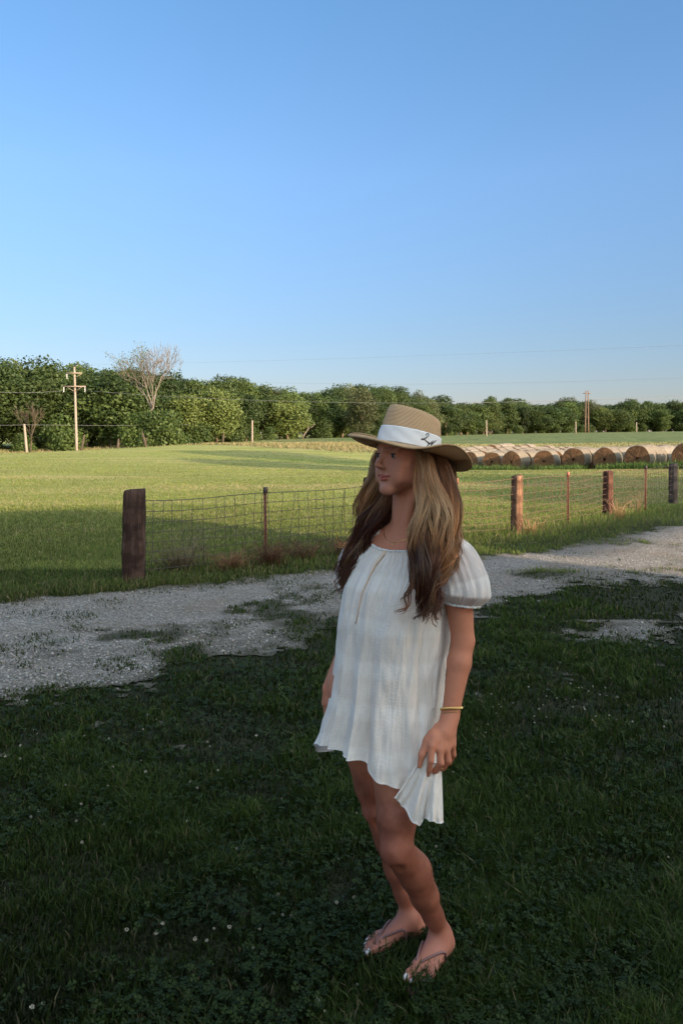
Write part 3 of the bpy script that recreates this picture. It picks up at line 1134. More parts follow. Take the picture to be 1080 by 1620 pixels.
def fence_post(px, py_top, py_bot, w_px, mat, label, seed, lean=(0, 0), yaw=None):
    d = ground_d(py_bot)
    b = at(px, py_bot, d)
    h = at(px, py_top, d)[2]
    w_ = w_px / F_PX * d * .5
    r = np.random.default_rng(seed)
    nz, ns = 22, 5
    ring = []
    for k in range(4):
        for j in range(ns):
            t = j / ns * 2 - 1
            p = [(t, -1), (1, t), (-t, 1), (-1, -t)][k]
            q = np.array(p, float)
            L = np.hypot(*q)
            ring.append(q * min(1, 1.30 / L))          # slightly rounded corners
    ring = np.array(ring)
    n = len(ring)
    V = []
    for i in range(nz):
        z = -.12 + (h + .12) * i / (nz - 1)
        wob = 1 + .02 * np.sin(i * .9 + seed) + r.normal(0, .008, n)
        s = w_ * (1 - .06 * i / (nz - 1)) * (1 if i < nz - 1 else .95)
        q = ring * s * wob[:, None]
        zz = np.full(n, z)
        if i == nz - 1:
            zz = z + .012 * ring[:, 0] + r.normal(0, .004, n)
        V.append(np.stack([q[:, 0] + lean[0] * z, q[:, 1] + lean[1] * z, zz], -1))
    V = np.concatenate(V)
    Fq = []
    for i in range(nz - 1):
        for j in range(n):
            k = (j + 1) % n
            Fq.append((i * n + j, i * n + k, (i + 1) * n + k, (i + 1) * n + j))
    Fq.append(tuple((nz - 1) * n + j for j in range(n)))
    mb = MB()
    mb.add(V, Fq)
    o = mb.build('fence_post', mat)
    o.location = (b[0], d + w_, 0)
    o.rotation_euler = (0, 0, yaw if yaw is not None else math.atan2(FENCE_DIR[1], FENCE_DIR[0]))
    tag(o, label, 'fence post')
    return o


POSTS = []
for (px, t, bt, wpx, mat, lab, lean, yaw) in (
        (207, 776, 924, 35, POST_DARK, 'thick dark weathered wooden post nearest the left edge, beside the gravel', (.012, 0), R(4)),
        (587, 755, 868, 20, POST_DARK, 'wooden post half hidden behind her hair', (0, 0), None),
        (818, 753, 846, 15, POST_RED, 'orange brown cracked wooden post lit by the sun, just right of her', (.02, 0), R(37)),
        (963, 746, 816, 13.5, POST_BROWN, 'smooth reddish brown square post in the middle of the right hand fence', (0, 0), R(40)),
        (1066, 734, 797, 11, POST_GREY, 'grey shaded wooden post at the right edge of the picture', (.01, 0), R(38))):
    POSTS.append(fence_post(px, t, bt, wpx, mat, lab, int(px), lean, yaw))


def t_post(px, py_top, py_bot, label, lean=0.0, tip=(.2, .16, .14)):
    d = ground_d(py_bot)
    b = at(px, py_bot, d)
    h = at(px, py_top, d)[2]
    root = empty('steel_post', (b[0], d, 0))
    root.rotation_euler = (0, lean, math.atan2(FENCE_DIR[1], FENCE_DIR[0]))
    tag(root, label, 'steel post')
    mb = MB()
    mb.box((-.020, -.004, -.2), (.020, .002, h))
    mb.box((-.003, -.030, -.2), (.003, -.0042, h))
    for k in range(int(h / .055)):
        z = .04 + k * .055
        mb.box((-.007, -.036, z), (.007, -.0302, z + .02))
    mb.build('shaft', RUST.m, root)
    c = MB()
    c.box((-.0225, -.033, h - .07), (.0225, .0045, h + .004))
    tm = N('post_tip')
    tm.bsdf(tip, .8)
    c.build('tip', tm.m, root)
    return root


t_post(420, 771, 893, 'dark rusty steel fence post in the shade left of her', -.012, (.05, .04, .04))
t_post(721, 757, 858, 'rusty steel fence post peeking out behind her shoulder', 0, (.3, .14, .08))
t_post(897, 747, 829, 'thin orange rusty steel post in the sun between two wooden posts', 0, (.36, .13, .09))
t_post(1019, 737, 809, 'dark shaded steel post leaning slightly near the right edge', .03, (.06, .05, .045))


def wire_fence(p0, p1, label, mat, seed, n_cell):
    """woven wire stretched between two posts"""
    r = np.random.default_rng(seed)
    mb = MB()
    p0, p1 = np.array(p0), np.array(p1)
    dv = p1 - p0
    L = np.hypot(*dv)
    rows = [.12, .215, .315, .42, .53, .645, .765, .885]
    off = np.array([dv[1], -dv[0]]) / L * .0

    def pt(t, z):
        bow = .02 * math.sin(t * math.pi * 3 + seed) + .015 * math.sin(t * 17 + z * 5)
        p = p0 + dv * t + np.array([dv[1], -dv[0]]) / L * bow + off
        return np.array([p[0], p[1], z + .012 * math.sin(t * 9 + seed + z * 3) - .02 * math.sin(math.pi * t)])
    for z in rows:
        mb.tube(np.array([pt(t, z) for t in np.linspace(0, 1, 30)]), .0038 if z < .8 else .0045, 4)
    for k in range(n_cell):
        t = (k + .5) / n_cell + r.normal(0, .0025)
        tilt = r.normal(0, .002)
        mb.tube(np.array([pt(t + tilt * j, z) + np.array([r.normal(0, .003), 0, 0]) for j, z in enumerate(rows)]), .0034, 4)
    o = mb.build('wire_fence', mat)
    tag(o, label, 'wire fence')


_pp = [np.array(p.location[:2]) for p in POSTS]
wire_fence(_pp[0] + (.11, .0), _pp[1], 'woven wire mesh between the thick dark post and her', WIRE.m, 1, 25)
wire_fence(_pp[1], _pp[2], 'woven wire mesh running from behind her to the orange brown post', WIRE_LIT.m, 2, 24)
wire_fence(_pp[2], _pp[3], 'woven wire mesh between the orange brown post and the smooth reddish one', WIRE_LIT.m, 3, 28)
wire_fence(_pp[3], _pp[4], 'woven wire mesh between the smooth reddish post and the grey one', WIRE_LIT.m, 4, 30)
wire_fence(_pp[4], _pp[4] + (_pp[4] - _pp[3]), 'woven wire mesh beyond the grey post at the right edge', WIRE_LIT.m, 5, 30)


def weed_clump(px, py, h, spread, n, ca, cb, label, stems=0.0):
    """dead stalks in a tuft at the fence"""
    d = ground_d(py)
    b = at(px, py, d)
    r = np.random.default_rng(int(px * 7))
    mb = MB()
    for k in range(n):
        a = r.uniform(0, 6.28)
        o = np.array([math.cos(a), math.sin(a), 0])
        hh = h * r.uniform(.35, 1)
        p0 = o * abs(r.normal(0, spread * .35))
        l = r.uniform(.1, .75) * hh
        P = np.array([p0, p0 + o * l * .35 + (0, 0, hh * .55), p0 + o * l + (0, 0, hh * r.uniform(.75, 1))])
        g = r.uniform()
        c = (1 - g) * np.array(ca) + g * np.array(cb)
        mb.tube(P, [.0035, .0028, .001], 3, c)
        if r.uniform() < stems:
            t = P[2]
            for _ in range(5):
                q = t + r.normal(0, .03, 3)
                mb.tube(np.array([t - (0, 0, .04), q]), [.002, .0008], 3, c * .8)
    o = mb.build('dry_weed', GRASS)
    o.location = b
    tag(o, label, 'weed')


weed_clump(285, 905, .42, .42, 190, (.13, .10, .06), (.24, .20, .12), 'fan of dead grey brown grass stalks right of the thick dark post', .1)
weed_clump(300, 897, .72, .2, 26, (.16, .13, .09), (.26, .22, .16), 'tall thin seeded stalks rising through the wire left of the steel post', .8)
weed_clump(365, 905, .30, .28, 170, (.17, .085, .05), (.26, .16, .09), 'reddish brown clump of dead grass left of the rusty steel post', .1)
weed_clump(425, 898, .36, .30, 190, (.10, .05, .035), (.18, .10, .06), 'dark reddish weeds around the foot of the shaded steel post', .4)
weed_clump(480, 888, .32, .30, 130, (.12, .07, .045), (.2, .14, .08), 'low brown weeds along the wire right of the shaded steel post', .5)
weed_clump(535, 882, .30, .30, 110, (.11, .065, .045), (.18, .12, .075), 'brownish weeds along the wire close to her hair', .4)
weed_clump(838, 846, .34, .2, 60, (.34, .20, .11), (.42, .28, .15), 'dry tan stalks at the foot of the orange brown post', .2)
weed_clump(978, 822, .48, .22, 60, (.36, .21, .12), (.44, .28, .16), 'tan dead stalks right of the smooth reddish post', .3)
weed_clump(1008, 815, .62, .14, 16, (.36, .22, .13), (.42, .28, .17), 'thin tan weed bent over the wire between the last two posts', .9)


# ------------------------------------------------------------------ hay bales
def bales():
    wrap = N('net_wrap')
    o = wrap.coords()
    n = wrap.noise(o, 3, 4)
    n2 = wrap.noise(wrap.mapping(o, (3, 40, 40)), 1, 3)
    info = wrap.n('ObjectInfo').outputs['Random']
    c = wrap.ramp(n, [(.3, (.115, .095, .076)), (.7, (.235, .20, .165))])
    c = wrap.mix(wrap.ramp(n2, [(.4, 0.0), (.7, .4)]), c, (.32, .25, .16))
    c = wrap.mix(wrap.math('MULTIPLY', info, .7), c, (.15, .115, .08))
    wrap.bsdf(c, .8, wrap.bump(n2, .5, .03), spec=.15)
    hay = N('hay')
    o = hay.coords()
    sep = hay.n('SeparateXYZ', Vector=o)
    r_ = hay.math('SQRT', hay.math('ADD', hay.math('POWER', sep.outputs[1], 2.0), hay.math('POWER', sep.outputs[2], 2.0)))
    nn = hay.noise(o, 7, 4, .7)
    ring = hay.math('SINE', hay.math('ADD', hay.math('MULTIPLY', r_, 62.0), hay.math('MULTIPLY', nn, 9.0)))
    n3 = hay.noise(o, 40, 3, .7)
    f = hay.math('ADD', hay.math('MULTIPLY', ring, .07), n3)
    c = hay.ramp(f, [(.3, (.08, .038, .022)), (.5, (.18, .092, .050)), (.72, (.29, .17, .085))])
    hay.bsdf(c, .9, hay.bump(f, 1.0, .06), spec=.1)

    def make(seed):
        r = np.random.default_rng(seed)
        n, Rd, L = 44, .81, 1.5
        ang = np.arange(n) * 2 * math.pi / n
        lump = 1 + .02 * np.sin(3 * ang + seed) + .015 * np.sin(5 * ang + 2 * seed)
        mb = MB()
        xs = np.array([-.5, -.47, -.4, -.2, 0, .2, .4, .47, .5]) * L
        rr = np.array([.93, .975, 1, 1.005, 1.0, 1.005, 1, .975, .93]) * Rd
        V = []
        for x, q in zip(xs, rr):
            rad = q * lump * (1 + r.normal(0, .006, n))
            z = np.maximum(np.sin(ang) * rad, -Rd * .86)       # settled flat underneath
            V.append(np.stack([np.full(n, x), np.cos(ang) * rad * 1.02, z], -1))
        Fq = []
        for i in range(len(xs) - 1):
            for j in range(n):
                k = (j + 1) % n
                Fq.append((i * n + j, i * n + k, (i + 1) * n + k, (i + 1) * n + j))
        mb.add(np.concatenate(V), Fq)
        wm = mb.build('hay_bale', wrap.m, smooth=True, link=False)
        ends = []
        for s in (0, len(xs) - 1):
            e = MB()
            sg = -1 if s == 0 else 1
            base = V[s]
            rings = [base * np.array([1, .999, .999]) + (sg * .004, 0, 0)]
            for q in (.8, .55, .3, .1):
                b = base * np.array([1, q, q])
                b[:, 0] += sg * (.03 * (1 - q) + r.normal(0, .012, n))
                rings.append(b)
            F2 = []
            for i in range(4):
                for j in range(n):
                    k = (j + 1) % n
                    f = (i * n + j, (i + 1) * n + j, (i + 1) * n + k, i * n + k)
                    F2.append(f if sg < 0 else f[::-1])
            F2.append(tuple(4 * n + j for j in range(n)))
            e.add(np.concatenate(rings), F2)
            # loose straws sticking out of the face
            for _ in range(60):
                a, q = r.uniform(0, 6.28), Rd * .9 * math.sqrt(r.uniform())
                p = np.array([sg * (.5 * L + .01), math.cos(a) * q, max(math.sin(a) * q, -.6)])
                e.tube(np.array([p, p + (sg * r.uniform(.03, .10), r.normal(0, .08), r.normal(-.04, .08))]), .006, 3)
            ends.append(e.build('end_face', hay.m, smooth=True, link=False))
        return wm, ends

    protos = [make(s) for s in (1, 2, 3)]
    ax = np.array([.56, .83])
    ax /= np.hypot(*ax)
    fronts = [(px, d) for px, d in ((1086, 48.3), (1007, 51), (955, 52.7), (907, 54.4), (858, 56), (810, 57.6), (776, 59.2), (744, 60.8), (708, 62.4), (672, 64.0))]
    labs = ['golden hay bale cut by the right edge of the picture, the nearest of all', 'large clean hay bale with a coiled end, second from the right edge', 'hay bale with a round coiled end above the smooth reddish post',
            'hay bale with plain brown end above the thin orange steel post', 'ragged hay bale with yellow weeds grown over its end', 'small brown hay bale half hidden by weeds above the orange brown post',
            'brown hay bale next to the shaded gap, right of the hat brim', 'hay bale with a narrow pale edge touching the hat brim', 'hay bale mostly hidden behind the hat brim and hair', 'hay bale hidden behind her hair']
    for k, (px, d) in enumerate(fronts):
        x0, y0 = (px - 540) / F_PX * d, d
        nb = 10
        for j in range(nb):
            gap = 1.74
            p = np.array([x0, y0]) + ax * (.75 + j * gap) + np.array([rng.normal(0, .05), rng.normal(0, .05)])
            wm, ends = protos[(k + j) % 3]
            z = float(terrain(p[0], p[1])) + .81 * .80 + rng.uniform(-.02, .04)
            o = bpy.data.objects.new('hay_bale', wm)
            COL.objects.link(o)
            o.location = (p[0], p[1], z)
            s = rng.uniform(.97, 1.03) * np.interp(k, [0, 1, 6, 9], [1.12, 1.0, .92, .9])
            o.scale = (1, s, s)
            o.rotation_euler = (0, 0, math.atan2(ax[1], ax[0]) + rng.normal(0, .06))
            link_mesh('end_face', ends[0], o)
            if j == 0:
                tag(o, labs[k], 'hay bale', 'hay bales stored in rows beside the field')
            else:
                link_mesh('end_face', ends[1], o)
                tag(o, 'weathered net wrapped hay bale lying in the rows behind the front bales', 'hay bale', 'hay bales stored in rows beside the field')


bales()


# ------------------------------------------------------------------ poles and cables
POLE = N('pole_wood')
_o = POLE.coords()
_n = POLE.noise(POLE.mapping(_o, (9, 9, .5)), 2, 4)
POLE.bsdf(POLE.ramp(_n, [(.3, (.19, .145, .115)), (.7, (.30, .25, .21))]), .85, spec=.15)
POLE_DARK = N('brown_pole_wood')
POLE_DARK.bsdf((.15, .10, .075), .9, spec=.1)
STEEL = N('line_steel')
STEEL.bsdf((.32, .32, .33), .5, spec=.5)
CABLE = N('cable')
CABLE.bsdf((.20, .20, .21), .6, spec=.3)
PORC = N('insulator')
PORC.bsdf((.5, .5, .52), .3, spec=.5)


def utility_pole():
    d = 110.0
    b = at(122, 718, d)
    zt = at(119, 577, d)[2]
    root = empty('utility_pole', (b[0], d, b[2] - .1))
    tag(root, 'tall wooden utility pole with two crossarms standing in the mown field', 'utility pole')
    h = zt - b[2] + .1
    tilt = -4 / F_PX * d / h
    s = MB()
    t = np.linspace(0, 1, 8)
    s.tube(np.stack([tilt * h * t, 0 * t, h * t - .3], -1), .19 - .06 * t, 12)
    s.build('shaft', POLE.m, root, smooth=True)

    def z_at(py):
        return CAM_Z - (py - HOR) / F_PX * d - b[2] + .1
    for (py, x0, x1, braces) in ((590.5, 106, 131, (1,)), (611.5, 101, 137, (-1, 1))):
        z = z_at(py)
        cx = tilt * z
        xa, xb = (x0 - 122) / F_PX * d, (x1 - 122) / F_PX * d
        m = MB()
        m.box((xa, -.30, z - .07), (xb, -.17, z + .07))
        m.build('crossarm', POLE.m, root)
        for sg in braces:
            q = MB()
            q.tube(np.array([(cx + sg * .12, -.2, z - .62), (cx + sg * 1.05, -.22, z - .06)]), .035, 5)
            q.build('brace', POLE.m, root)
        ends = ((xa + .1,) if len(braces) == 1 else (xa + .1, xb - .12))
        for xe in ends:
            q = MB()
            for k in range(6):
                q.tube(np.array([(xe, -.23, z - .12 - k * .11), (xe, -.23, z - .2 - k * .11)]), [.075, .05], 8)
            q.tube(np.array([(xe, -.23, z - .05), (xe, -.23, z - .8)]), .022, 5)
            q.build('insulator', PORC.m, root, smooth=True)
    q = MB()
    q.tube(np.array([(tilt * h, 0, h - .2), (tilt * h + .55, -.1, h - .05)]), .03, 5)
    q.build('bracket', STEEL.m, root)
    for k in (h * .62, h * .3):
        pass


utility_pole()


def plain_pole(px, top, bot, d, rad, label, lean=0.0, name='wooden_pole', cat='pole'):
    b = at(px, bot, d)
    b[2] = min(b[2], float(terrain(b[0], d)) + .1)
    zt = at(px, top, d)[2]
    root = empty(name, tuple(b))
    tag(root, label, cat)
    h = zt - b[2]
    s = MB()
    t = np.linspace(0, 1, 5)
    s.tube(np.stack([lean * t, 0 * t, h * t - .3 * (t == 0)], -1), rad * (1.1 - .25 * t), 10)
    s.build('shaft', POLE.m, root, smooth=True)
    return root, h


plain_pole(43, 671, 714, 108, .16, 'short pale leaning wooden pole at the left edge of the field', -.35)
plain_pole(399, 665, 699, 130, .15, 'lone thin white pole before the wood left of her')
plain_pole(769, 665, 688, 200, .15, 'thin white pole in the far crop field just right of the hat')
plain_pole(910, 667, 685, 300, .20, 'short white pole beside the twin poles on the far field')
plain_pole(1006, 668, 683, 320, .22, 'short brown pole right of the twin poles on the far field')
TWIN = POLE.m
POLE.m = POLE_DARK.m
for (px, lean, lab) in ((925, .3, 'left one of two tall brown poles standing together on the far field'), (930, -.1, 'right one of two tall brown poles standing together on the far field')):
    r_, h_ = plain_pole(px, 618, 685, 310, .22, lab, lean)
    m_ = MB()
    m_.box((-.9 if px == 925 else -.2, -.32, h_ - 1.2), (.9, -.22, h_ - .95))
    m_.build('crossarm', POLE.m, r_)
POLE.m = TWIN


def cable(pts, rad, label, sag=0.0):
    P = []
    pts = [np.array(p) for p in pts]
    for a, b in zip(pts[:-1], pts[1:]):
        for t in np.linspace(0, 1, 24)[:-1]:
            p = a + (b - a) * t
            p = p - np.array([0, 0, sag * 4 * t * (1 - t)])
            P.append(p)
    P.append(pts[-1])
    m = MB()
    m.tube(np.array(P), rad, 5)
    o = m.build('power_line', CABLE.m)
    tag(o, label, 'cable')


cable([at(120, 577, 110), at(1160, 543, 62)], .006, 'thin power line crossing the sky from the utility pole top, the highest of the lines', .25)
cable([at(132, 589, 110), at(1160, 594, 66)], .006, 'faint power line low in the sky above the woods', 1.1)
cable([at(136, 618, 110), at(1160, 622, 90)], .013, 'power line hanging in front of the wood from the lower right insulator', 1.35)
cable([at(102, 618, 110), at(-120, 606, 90)], .012, 'power line leaving the lower crossarm to the left edge', .6)
cable([at(-60, 671, 104), at(43, 672, 108), at(300, 672, 118)], .011, 'low wire strung from the short leaning pole before the wood', .1)
cable([at(560, 640, 305), at(925, 631, 310), at(1250, 622, 318)], .028, 'far wire reaching the twin poles above the distant wood', .5)


# ------------------------------------------------------------------ the barn behind the photographer: its shadow covers the foreground
def barn():
    m = N('barn_board')
    o = m.coords()
    wv = m.n('TexWave', Vector=o, Scale=1.6, _bands_direction='X').outputs[0]
    n = m.noise(o, 3, 4)
    c = m.mix(m.ramp(n, [(.3, 0.0), (.7, 1.0)]), (.55, .52, .48), (.70, .68, .64))
    c = m.mix(m.ramp(wv, [(.0, .5), (.06, 0.0)]), c, (.25, .23, .21))
    m.bsdf(c, .8, spec=.2)
    rf = N('barn_roof')
    rf.bsdf((.22, .22, .23), .5, spec=.4)
    tr = N('barn_trim')
    tr.bsdf((.7, .7, .68), .6)
    gl = N('barn_glass')
    gl.bsdf((.03, .035, .04), .08, spec=.6)
    root = empty('barn', (BARN_X, BARN_Y, 0))
    ux, uy = -.9627, -.2706                       # along the front; depth runs backwards
    root.rotation_euler = (0, 0, math.atan2(uy, ux))
    tag(root, 'pale boarded barn with grey roof behind the photographer', 'barn')
    L, D, H, RG = BARN_L, 8.0, BARN_H, BARN_H + .9
    w_ = MB()
    w_.add([(0, 0, -.2), (L, 0, -.2), (L, D, -.2), (0, D, -.2), (0, 0, H), (L, 0, H), (L, D, H), (0, D, H), (0, D / 2, RG), (L, D / 2, RG)],
           [(0, 4, 5, 1), (2, 6, 7, 3), (0, 3, 7, 8, 4), (1, 5, 9, 6, 2)])
    w_.build('wall', m.m, root)
    r = MB()
    for s in (0, 1):
        y0, y1 = (-.25, D / 2) if s == 0 else (D + .25, D / 2)
        z0 = H - .06
        v = [(-.25, y0, z0), (L + .25, y0, z0), (L + .25, y1, RG + .02), (-.25, y1, RG + .02)]
        v2 = [(x, y, z + .14) for x, y, z in v]
        r.add(v + v2, [(0, 1, 2, 3), (7, 6, 5, 4), (0, 4, 5, 1), (1, 5, 6, 2), (2, 6, 7, 3), (3, 7, 4, 0)])
    r.build('roof', rf.m, root)
    dr = MB()
    dr.box((L * .40, -.10, 0), (L * .64, -.02, 3.6))
    dr.build('door', tr.m, root)
    for k in (.12, .30, .76, .92):
        f = MB()
        f.box((L * k - .6, -.06, 1.3), (L * k + .6, -.01, 2.7))
        fo = f.build('window', tr.m, root)
        g = MB()
        g.box((L * k - .52, -.075, 1.38), (L * k + .52, -.0605, 2.62))
        g.build('pane', gl.m, fo)


BARN_D = 30.0
_t = np.array([-S_DIR.x, -S_DIR.y]) / math.hypot(S_DIR.x, S_DIR.y)
BARN_X, BARN_Y = (np.array([2.1, 10.8]) - BARN_D * _t)
BARN_H = (BARN_D + 9.6) * math.tan(SUN_E)
BARN_L = 27.0
barn()


def lean_to():
    """unseen open-sided roof, added so its edge throws a thin shadow over the verge"""
    root = empty('shadow_roof', (0, 0, 0))
    tag(root, 'unseen lean-to roof on posts, added to cast a thin shadow on the verge', 'shelter')
    q = 30.0
    a = np.array([2.2, 11.3]) - _t * q
    b = np.array([8.6, 19.4]) - _t * q
    h = q * math.tan(SUN_E)
    back = np.array([.79, -.62]) * 3.0
    m = MB()
    c = [a, b, b + back, a + back]
    V = [(p[0], p[1], h - .18 + (0 if i < 2 else .80)) for i, p in enumerate(c)] + [(p[0], p[1], h + .18 + (0 if i < 2 else .80)) for i, p in enumerate(c)]
    m.add(V, [(3, 2, 1, 0), (4, 5, 6, 7), (0, 1, 5, 4), (1, 2, 6, 5), (2, 3, 7, 6), (3, 0, 4, 7)])
    rf = N('shed_metal')
    rf.bsdf((.3, .3, .31), .5, spec=.4)
    m.build('roof', rf.m, root)
    for p in (b, b + back):
        k = MB()
        k.box((p[0] - .08, p[1] - .08, -.2), (p[0] + .08, p[1] + .08, h - .185 + (0 if p is b else .75)))
        k.build('post', POST_GREY, root)


lean_to()
# ------------------------------------------------------------------ the person
PB = np.array([.17, 2.46, 0.0])
person = empty('person', tuple(PB))
tag(person, 'woman in a white summer dress and straw hat standing on the lawn lifting her hem', 'person')


def pmesh(o):
    """child of the person, keeping world placement"""
    o.parent = person
    o.matrix_parent_inverse = Matrix.Translation(-Vector(PB))
    return o


def under(o, p):
    o.parent = p
    return o


def A(*p):
    return np.array(p, float)


UP = A(0, 0, 1)
FB = A(-.64, -.77, 0); FB /= np.linalg.norm(FB)          # chest faces
LB = A(-FB[1], FB[0], 0)
LB = -LB if LB[0] < 0 else LB                            # her left: towards image right and the camera
FH = A(-.83, -.558, 0); FH /= np.linalg.norm(FH)          # face looks
LH = A(-FH[1], FH[0], 0)
LH = -LH if LH[0] < 0 else LH
HC = A(.197, 2.470, 1.522)                               # head centre


def hd(x, y, z):
    return HC + LH * x + FH * y + UP * z


# ---- signed distance body
GH = .003
G0 = A(-.12, 2.12, -.004)
GN = np.array([190, 212, 555])
GD = np.full(tuple(GN), .05, dtype=np.float32)
GX = (G0[0] + GH * np.arange(GN[0])).astype(np.float32)[:, None, None]
GY = (G0[1] + GH * np.arange(GN[1])).astype(np.float32)[None, :, None]
GZ = (G0[2] + GH * np.arange(GN[2])).astype(np.float32)[None, None, :]


def _apply(fn, lo, hi, k, mode='add'):
    lo, hi = np.asarray(lo) - .03 - k, np.asarray(hi) + .03 + k
    i0 = np.clip(np.floor((lo - G0) / GH).astype(int), 0, GN)
    i1 = np.clip(np.ceil((hi - G0) / GH).astype(int) + 1, 0, GN)
    if (i1 <= i0).any():
        return
    sl = tuple(slice(a, b) for a, b in zip(i0, i1))
    d = fn(GX[sl[0]], GY[:, sl[1]], GZ[:, :, sl[2]])
    cur = GD[sl]
    if mode == 'add':
        h = np.maximum(k - np.abs(cur - d), 0) / max(k, 1e-6)
        GD[sl] = np.minimum(cur, d) - h * h * k * .25
    else:
        d = -d
        h = np.maximum(k - np.abs(cur - d), 0) / max(k, 1e-6)
        GD[sl] = np.maximum(cur, d) + h * h * k * .25


def cone(a, b, r1, r2, k=.01, mode='add'):
    a, b = np.asarray(a, float), np.asarray(b, float)
    ab = b - a
    L2 = ab @ ab + 1e-12

    def fn(x, y, z):
        t = np.clip(((x - a[0]) * ab[0] + (y - a[1]) * ab[1] + (z - a[2]) * ab[2]) / L2, 0, 1)
        return np.sqrt((x - a[0] - t * ab[0]) ** 2 + (y - a[1] - t * ab[1]) ** 2 + (z - a[2] - t * ab[2]) ** 2) - (r1 + (r2 - r1) * t)
    r = max(r1, r2)
    _apply(fn, np.minimum(a, b) - r, np.maximum(a, b) + r, k, mode)


def chain(P, rad, k=.01):
    for i in range(len(P) - 1):
        cone(P[i], P[i + 1], rad[i], rad[i + 1], k)


def ell(c, ax, rad, k=.02, mode='add'):
    """ellipsoid with axes ax (3 unit vectors)"""
    c = np.asarray(c, float)
    ax = [np.asarray(v, float) / np.linalg.norm(v) for v in ax]

    def fn(x, y, z):
        dx, dy, dz = x - c[0], y - c[1], z - c[2]
        s0, s1 = 0, 0
        for v, r in zip(ax, rad):
            q = dx * v[0] + dy * v[1] + dz * v[2]
            s0 = s0 + (q / r) ** 2
            s1 = s1 + (q / (r * r)) ** 2
        k0, k1 = np.sqrt(s0), np.sqrt(s1) + 1e-6
        return k0 * (k0 - 1) / k1
    m = max(rad)
    _apply(fn, c - m, c + m, k, mode)


HA = (LH, FH, UP)
BA = (LB, FB, UP)
# torso
PEL = A(.095, 2.50, .80)
CH = A(.190, 2.50, 1.15)
ell(PEL, BA, (.155, .105, .12), .03)
ell(PEL * .5 + CH * .5 + A(0, 0, -.02), BA, (.118, .085, .16), .06)
ell(CH, BA, (.140, .092, .15), .05)
for s in (-1, 1):
    ell(CH + LB * s * .066 + FB * .060 - UP * .03, BA, (.052, .046, .055), .03)
NB = A(.203, 2.505, 1.285)
cone(NB + LB * .0, A(.205, 2.497, 1.44), .053, .047, .02)
chain([NB - UP * .02 + LB * .03, NB - UP * .035 + LB * .10, A(.312, 2.405, 1.235)], [.05, .046, .047], .03)
chain([NB - UP * .02 - LB * .03, NB - UP * .035 - LB * .10, A(.075, 2.600, 1.235)], [.05, .046, .047], .03)
# collar bones and throat tendons
for s in (-1, 1):
    cone(NB + FB * .046 + LB * s * .012 - UP * .028, NB + FB * .030 + LB * s * .115 - UP * .012, .0085, .009, .012)
    cone(NB + FB * .048 + LB * s * .010 - UP * .022, hd(s * .045, -.01, -.05), .009, .012, .014)
ell(NB + FB * .05 - UP * .075, BA, (.09, .03, .06), .03)
# arms: her left
SH_L = A(.322, 2.398, 1.232)
EL_L = A(.350, 2.372, .990)
WR_L = at(712, 1131, 2.325)
chain([SH_L, SH_L * .5 + EL_L * .5 + LB * .004, EL_L], [.045, .041, .0325], .012)
chain([EL_L, EL_L * .70 + WR_L * .30, WR_L], [.0325, .0335, .0240], .012)
# hand gathering the hem
_P = lambda x, y, d: at(x, y, d)
MC = [_P(683, 1180, 2.268), _P(695, 1186, 2.272), _P(706, 1185, 2.282), _P(715, 1178, 2.298)]
for i, (m_, r_) in enumerate(zip(MC, (.0125, .0125, .012, .0115))):
    cone(WR_L + (m_ - WR_L) * .12, m_, .017, r_, .012)
cone(WR_L, WR_L + (MC[1] - WR_L) * .5, .024, .02, .012)
chain([MC[0], _P(681, 1203, 2.256), _P(679, 1217, 2.262), _P(676, 1226, 2.276)], [.0105, .0092, .0082, .0068], .003)
chain([MC[1], _P(697, 1207, 2.262), _P(689, 1219, 2.276), _P(683, 1222, 2.290)], [.0108, .0096, .0085, .007], .003)
chain([MC[2], _P(709, 1203, 2.280), _P(701, 1215, 2.298), _P(693, 1217, 2.312)], [.0104, .0092, .0082, .007], .003)
chain([MC[3], _P(717, 1194, 2.304), _P(711, 1206, 2.320), _P(703, 1209, 2.332)], [.0095, .0082, .0072, .006], .003)
chain([_P(694, 1152, 2.305), _P(676, 1172, 2.284), _P(667, 1194, 2.270), _P(663, 1212, 2.266)], [.016, .0125, .0098, .0068], .006)
ell(_P(684, 1168, 2.285), (LB, FB, UP), (.014, .014, .022), .014)
# her right arm, on the far side
SH_R = A(.075, 2.600, 1.232)
EL_R = A(.070, 2.675, .985)
WR_R = at(522, 1088, 2.665)
chain([SH_R, SH_R * .5 + EL_R * .5, EL_R], [.046, .043, .037], .012)
chain([EL_R, EL_R * .65 + WR_R * .35, WR_R], [.037, .037, .0245], .012)
MR = [at(521, 1112, 2.64), at(517, 1114, 2.655), at(514.5, 1113, 2.67), at(514, 1110, 2.685)]
for m_ in MR:
    cone(WR_R + (m_ - WR_R) * .1, m_, .016, .0115, .012)
for m_, L_ in zip(MR, (.066, .075, .070, .055)):
    chain([m_, m_ + A(.004, -.002, -.45 * L_), m_ + A(.014, -.004, -.78 * L_), m_ + A(.026, -.006, -L_)], [.0098, .0088, .0078, .0064], .003)
chain([WR_R + A(.01, -.01, -.015), WR_R + A(.028, -.028, -.04), WR_R + A(.035, -.034, -.072), WR_R + A(.038, -.032, -.095)], [.014, .0115, .0095, .0066], .006)
# legs
HP_L, KN_L, AN_L = A(.150, 2.450, .78), A(.1585, 2.328, .412), A(.302, 2.474, .085)
HP_R, KN_R, AN_R = A(.040, 2.560, .78), A(.112, 2.548, .425), A(.214, 2.570, .085)


